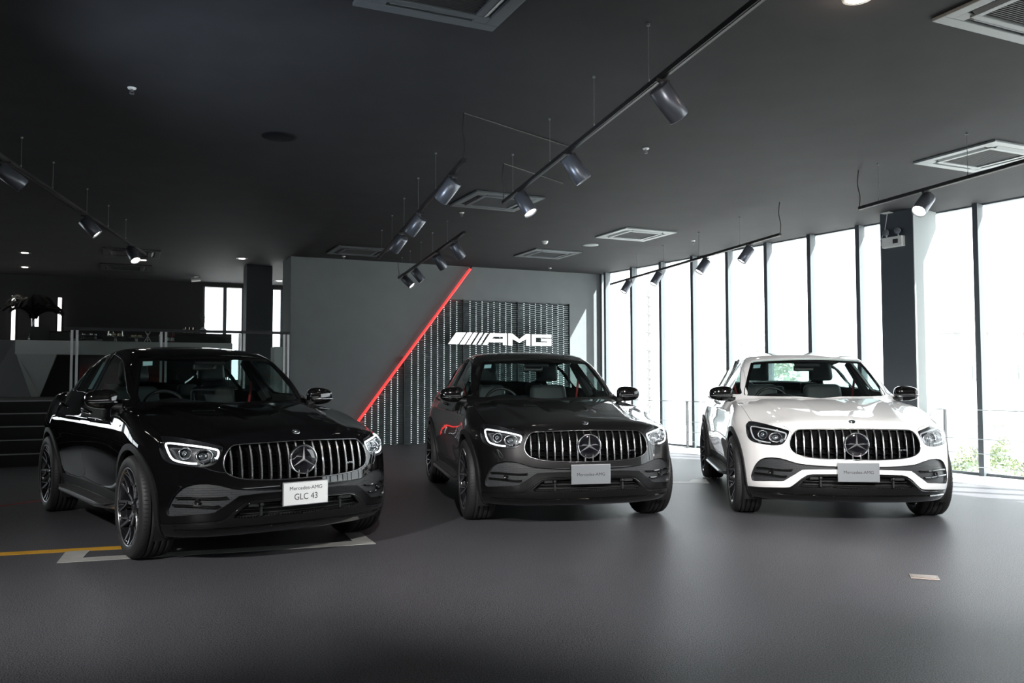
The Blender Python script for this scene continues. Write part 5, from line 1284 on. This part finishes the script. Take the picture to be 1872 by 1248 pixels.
p = at_z(1688, 1058, 0); root = empty('floor_outlet', p, R(-20)); tag(root, 'small beige metal outlet cover set in the floor', 'floor outlet'); m = MB(); m.box((-.085,-.06,0), (.085,.06,.006)); m.build('frame', mat('outlet_metal', (.42,.36,.33), .35, .6), root, bevel=.002); m = MB(); m.box((-.07,-.045,.006), (.07,.0,.009)); m.box((-.07,.003,.006), (.07,.045,.008)); m.build('lid', mat('outlet_lid', (.55,.48,.44), .3, .6), root)

# ------------------------------------------------------------------ outside
M_GROUND = mat('outside_paving', (.62,.62,.61), .8); M_BLD = mat('pale_building', (.34,.34,.33), .8); M_ROOFO = mat('roof_brown', (.20,.19,.18), .8); M_SHUT = mat('building_shutter', (.27,.29,.30), .7); M_LEAF = noise_bump(mat('hedge_leaf', (.2,.3,.14), .7), 3, 0, .01, ((.17,.25,.14), (.36,.38,.22))); M_LEAFFAR = mat('far_leaf_washed', (.55,.60,.52), .8); M_DECK = mat('bridge_concrete', (.25,.25,.245), .8)  # far leaves paled: outdoor glare put into their colour
mb = MB(); mb.box((-60,-40,-3.2), (90,130,-3.0)); o = mb.build('ground', M_GROUND); o['kind'] = 'structure'
def leaves(name, c, rx, ry, rz, n, s, seed, label, cat, kind='stuff', trunk=None, ml=None):
    rg = np.random.RandomState(seed); root = empty(name, c); tag(root, label, cat); m = MB()
    for i in range(n):
        v = rg.normal(size=3); v /= np.linalg.norm(v); rr = rg.uniform(.55, 1.0)**.6*(1+.12*math.sin(5*v[0]+seed)+.1*math.sin(7*v[2]))
        p = Vector((v[0]*rx*rr, v[1]*ry*rr, v[2]*rz*rr)); q = Vector(rg.normal(size=3)).normalized(); w = q.cross(Vector(rg.normal(size=3))).normalized(); t = q.cross(w)
        k = s*rg.uniform(.6, 1.3); m.add([p-w*k, p-t*k*.5, p+w*k, p+t*k*.5], [(0,1,2,3)])
    o = m.build('foliage', ml or M_LEAF, root); o['kind'] = kind
    m = MB(); m.cyl((0,0,-3.0-c[2]), (0,0,0), .12 if trunk is None else trunk, .06, n=10); m.build('stem', M_TWIG, root)
k = 0
for u in (1768, 1830, 1892, 1954):
    d = 15.2+.9*(k % 2); r_ = px_ray(u, 830); x = r_.x/r_.y*d
    leaves('shrub', (x, d, -.75+.08*math.sin(k*1.7)), .31, .36, .85, 2000, .036, 11+k, ('leftmost green shrub seen low through the right window', 'second green shrub outside, left of the last mullion', 'green shrub outside, just right of the last mullion', 'rightmost green shrub outside at the picture edge')[min(k, 3)], 'shrub'); k += 1
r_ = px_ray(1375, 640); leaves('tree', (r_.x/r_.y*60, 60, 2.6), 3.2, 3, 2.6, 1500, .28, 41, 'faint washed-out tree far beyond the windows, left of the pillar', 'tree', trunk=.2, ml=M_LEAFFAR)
def bld_px(u, v, Y): r__ = px_ray(u, v); return Vector((r__.x/r__.y*Y, Y, CAM_H+r__.z/r__.y*Y))
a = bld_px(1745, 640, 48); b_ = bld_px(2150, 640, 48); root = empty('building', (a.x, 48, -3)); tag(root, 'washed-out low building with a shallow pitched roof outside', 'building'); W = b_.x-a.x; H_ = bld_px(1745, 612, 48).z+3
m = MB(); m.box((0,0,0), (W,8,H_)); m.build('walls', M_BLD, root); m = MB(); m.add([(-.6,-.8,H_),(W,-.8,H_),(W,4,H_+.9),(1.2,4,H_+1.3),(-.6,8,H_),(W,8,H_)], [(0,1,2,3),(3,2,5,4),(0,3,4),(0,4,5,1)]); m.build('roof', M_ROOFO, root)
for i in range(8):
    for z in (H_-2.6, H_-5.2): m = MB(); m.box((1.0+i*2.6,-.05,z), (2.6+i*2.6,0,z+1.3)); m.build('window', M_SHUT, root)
a = bld_px(1130, 760, 40); m = MB(); m.box((a.x-2, 40, bld_px(1130,778,40).z), (a.x+45, 44, bld_px(1130,756,40).z)); 
for i in range(8): m.box((a.x+i*6, 41, -3), (a.x+i*6+.8, 42.5, bld_px(1130,778,40).z))
o = m.build('bridge', M_DECK); tag(o, 'pale concrete elevated road crossing outside the windows', 'bridge')
a = bld_px(1187, 560, 26); root = empty('utility_pole', (a.x, 26, -3)); tag(root, 'thin pale mast with stacked ribs outside, second window from the corner', 'mast'); m = MB(); m.cyl((0,0,0), (0,0,9.5), .05, n=8); m.build('pole', M_DECK, root)
for i in range(14): m = MB(); m.lathe([(.03,0),(.14,.02),(.03,.06)], 12, Matrix.Translation((0,0,3.2+i*.28)), axis='z'); m.build('rib', M_DECK, root)
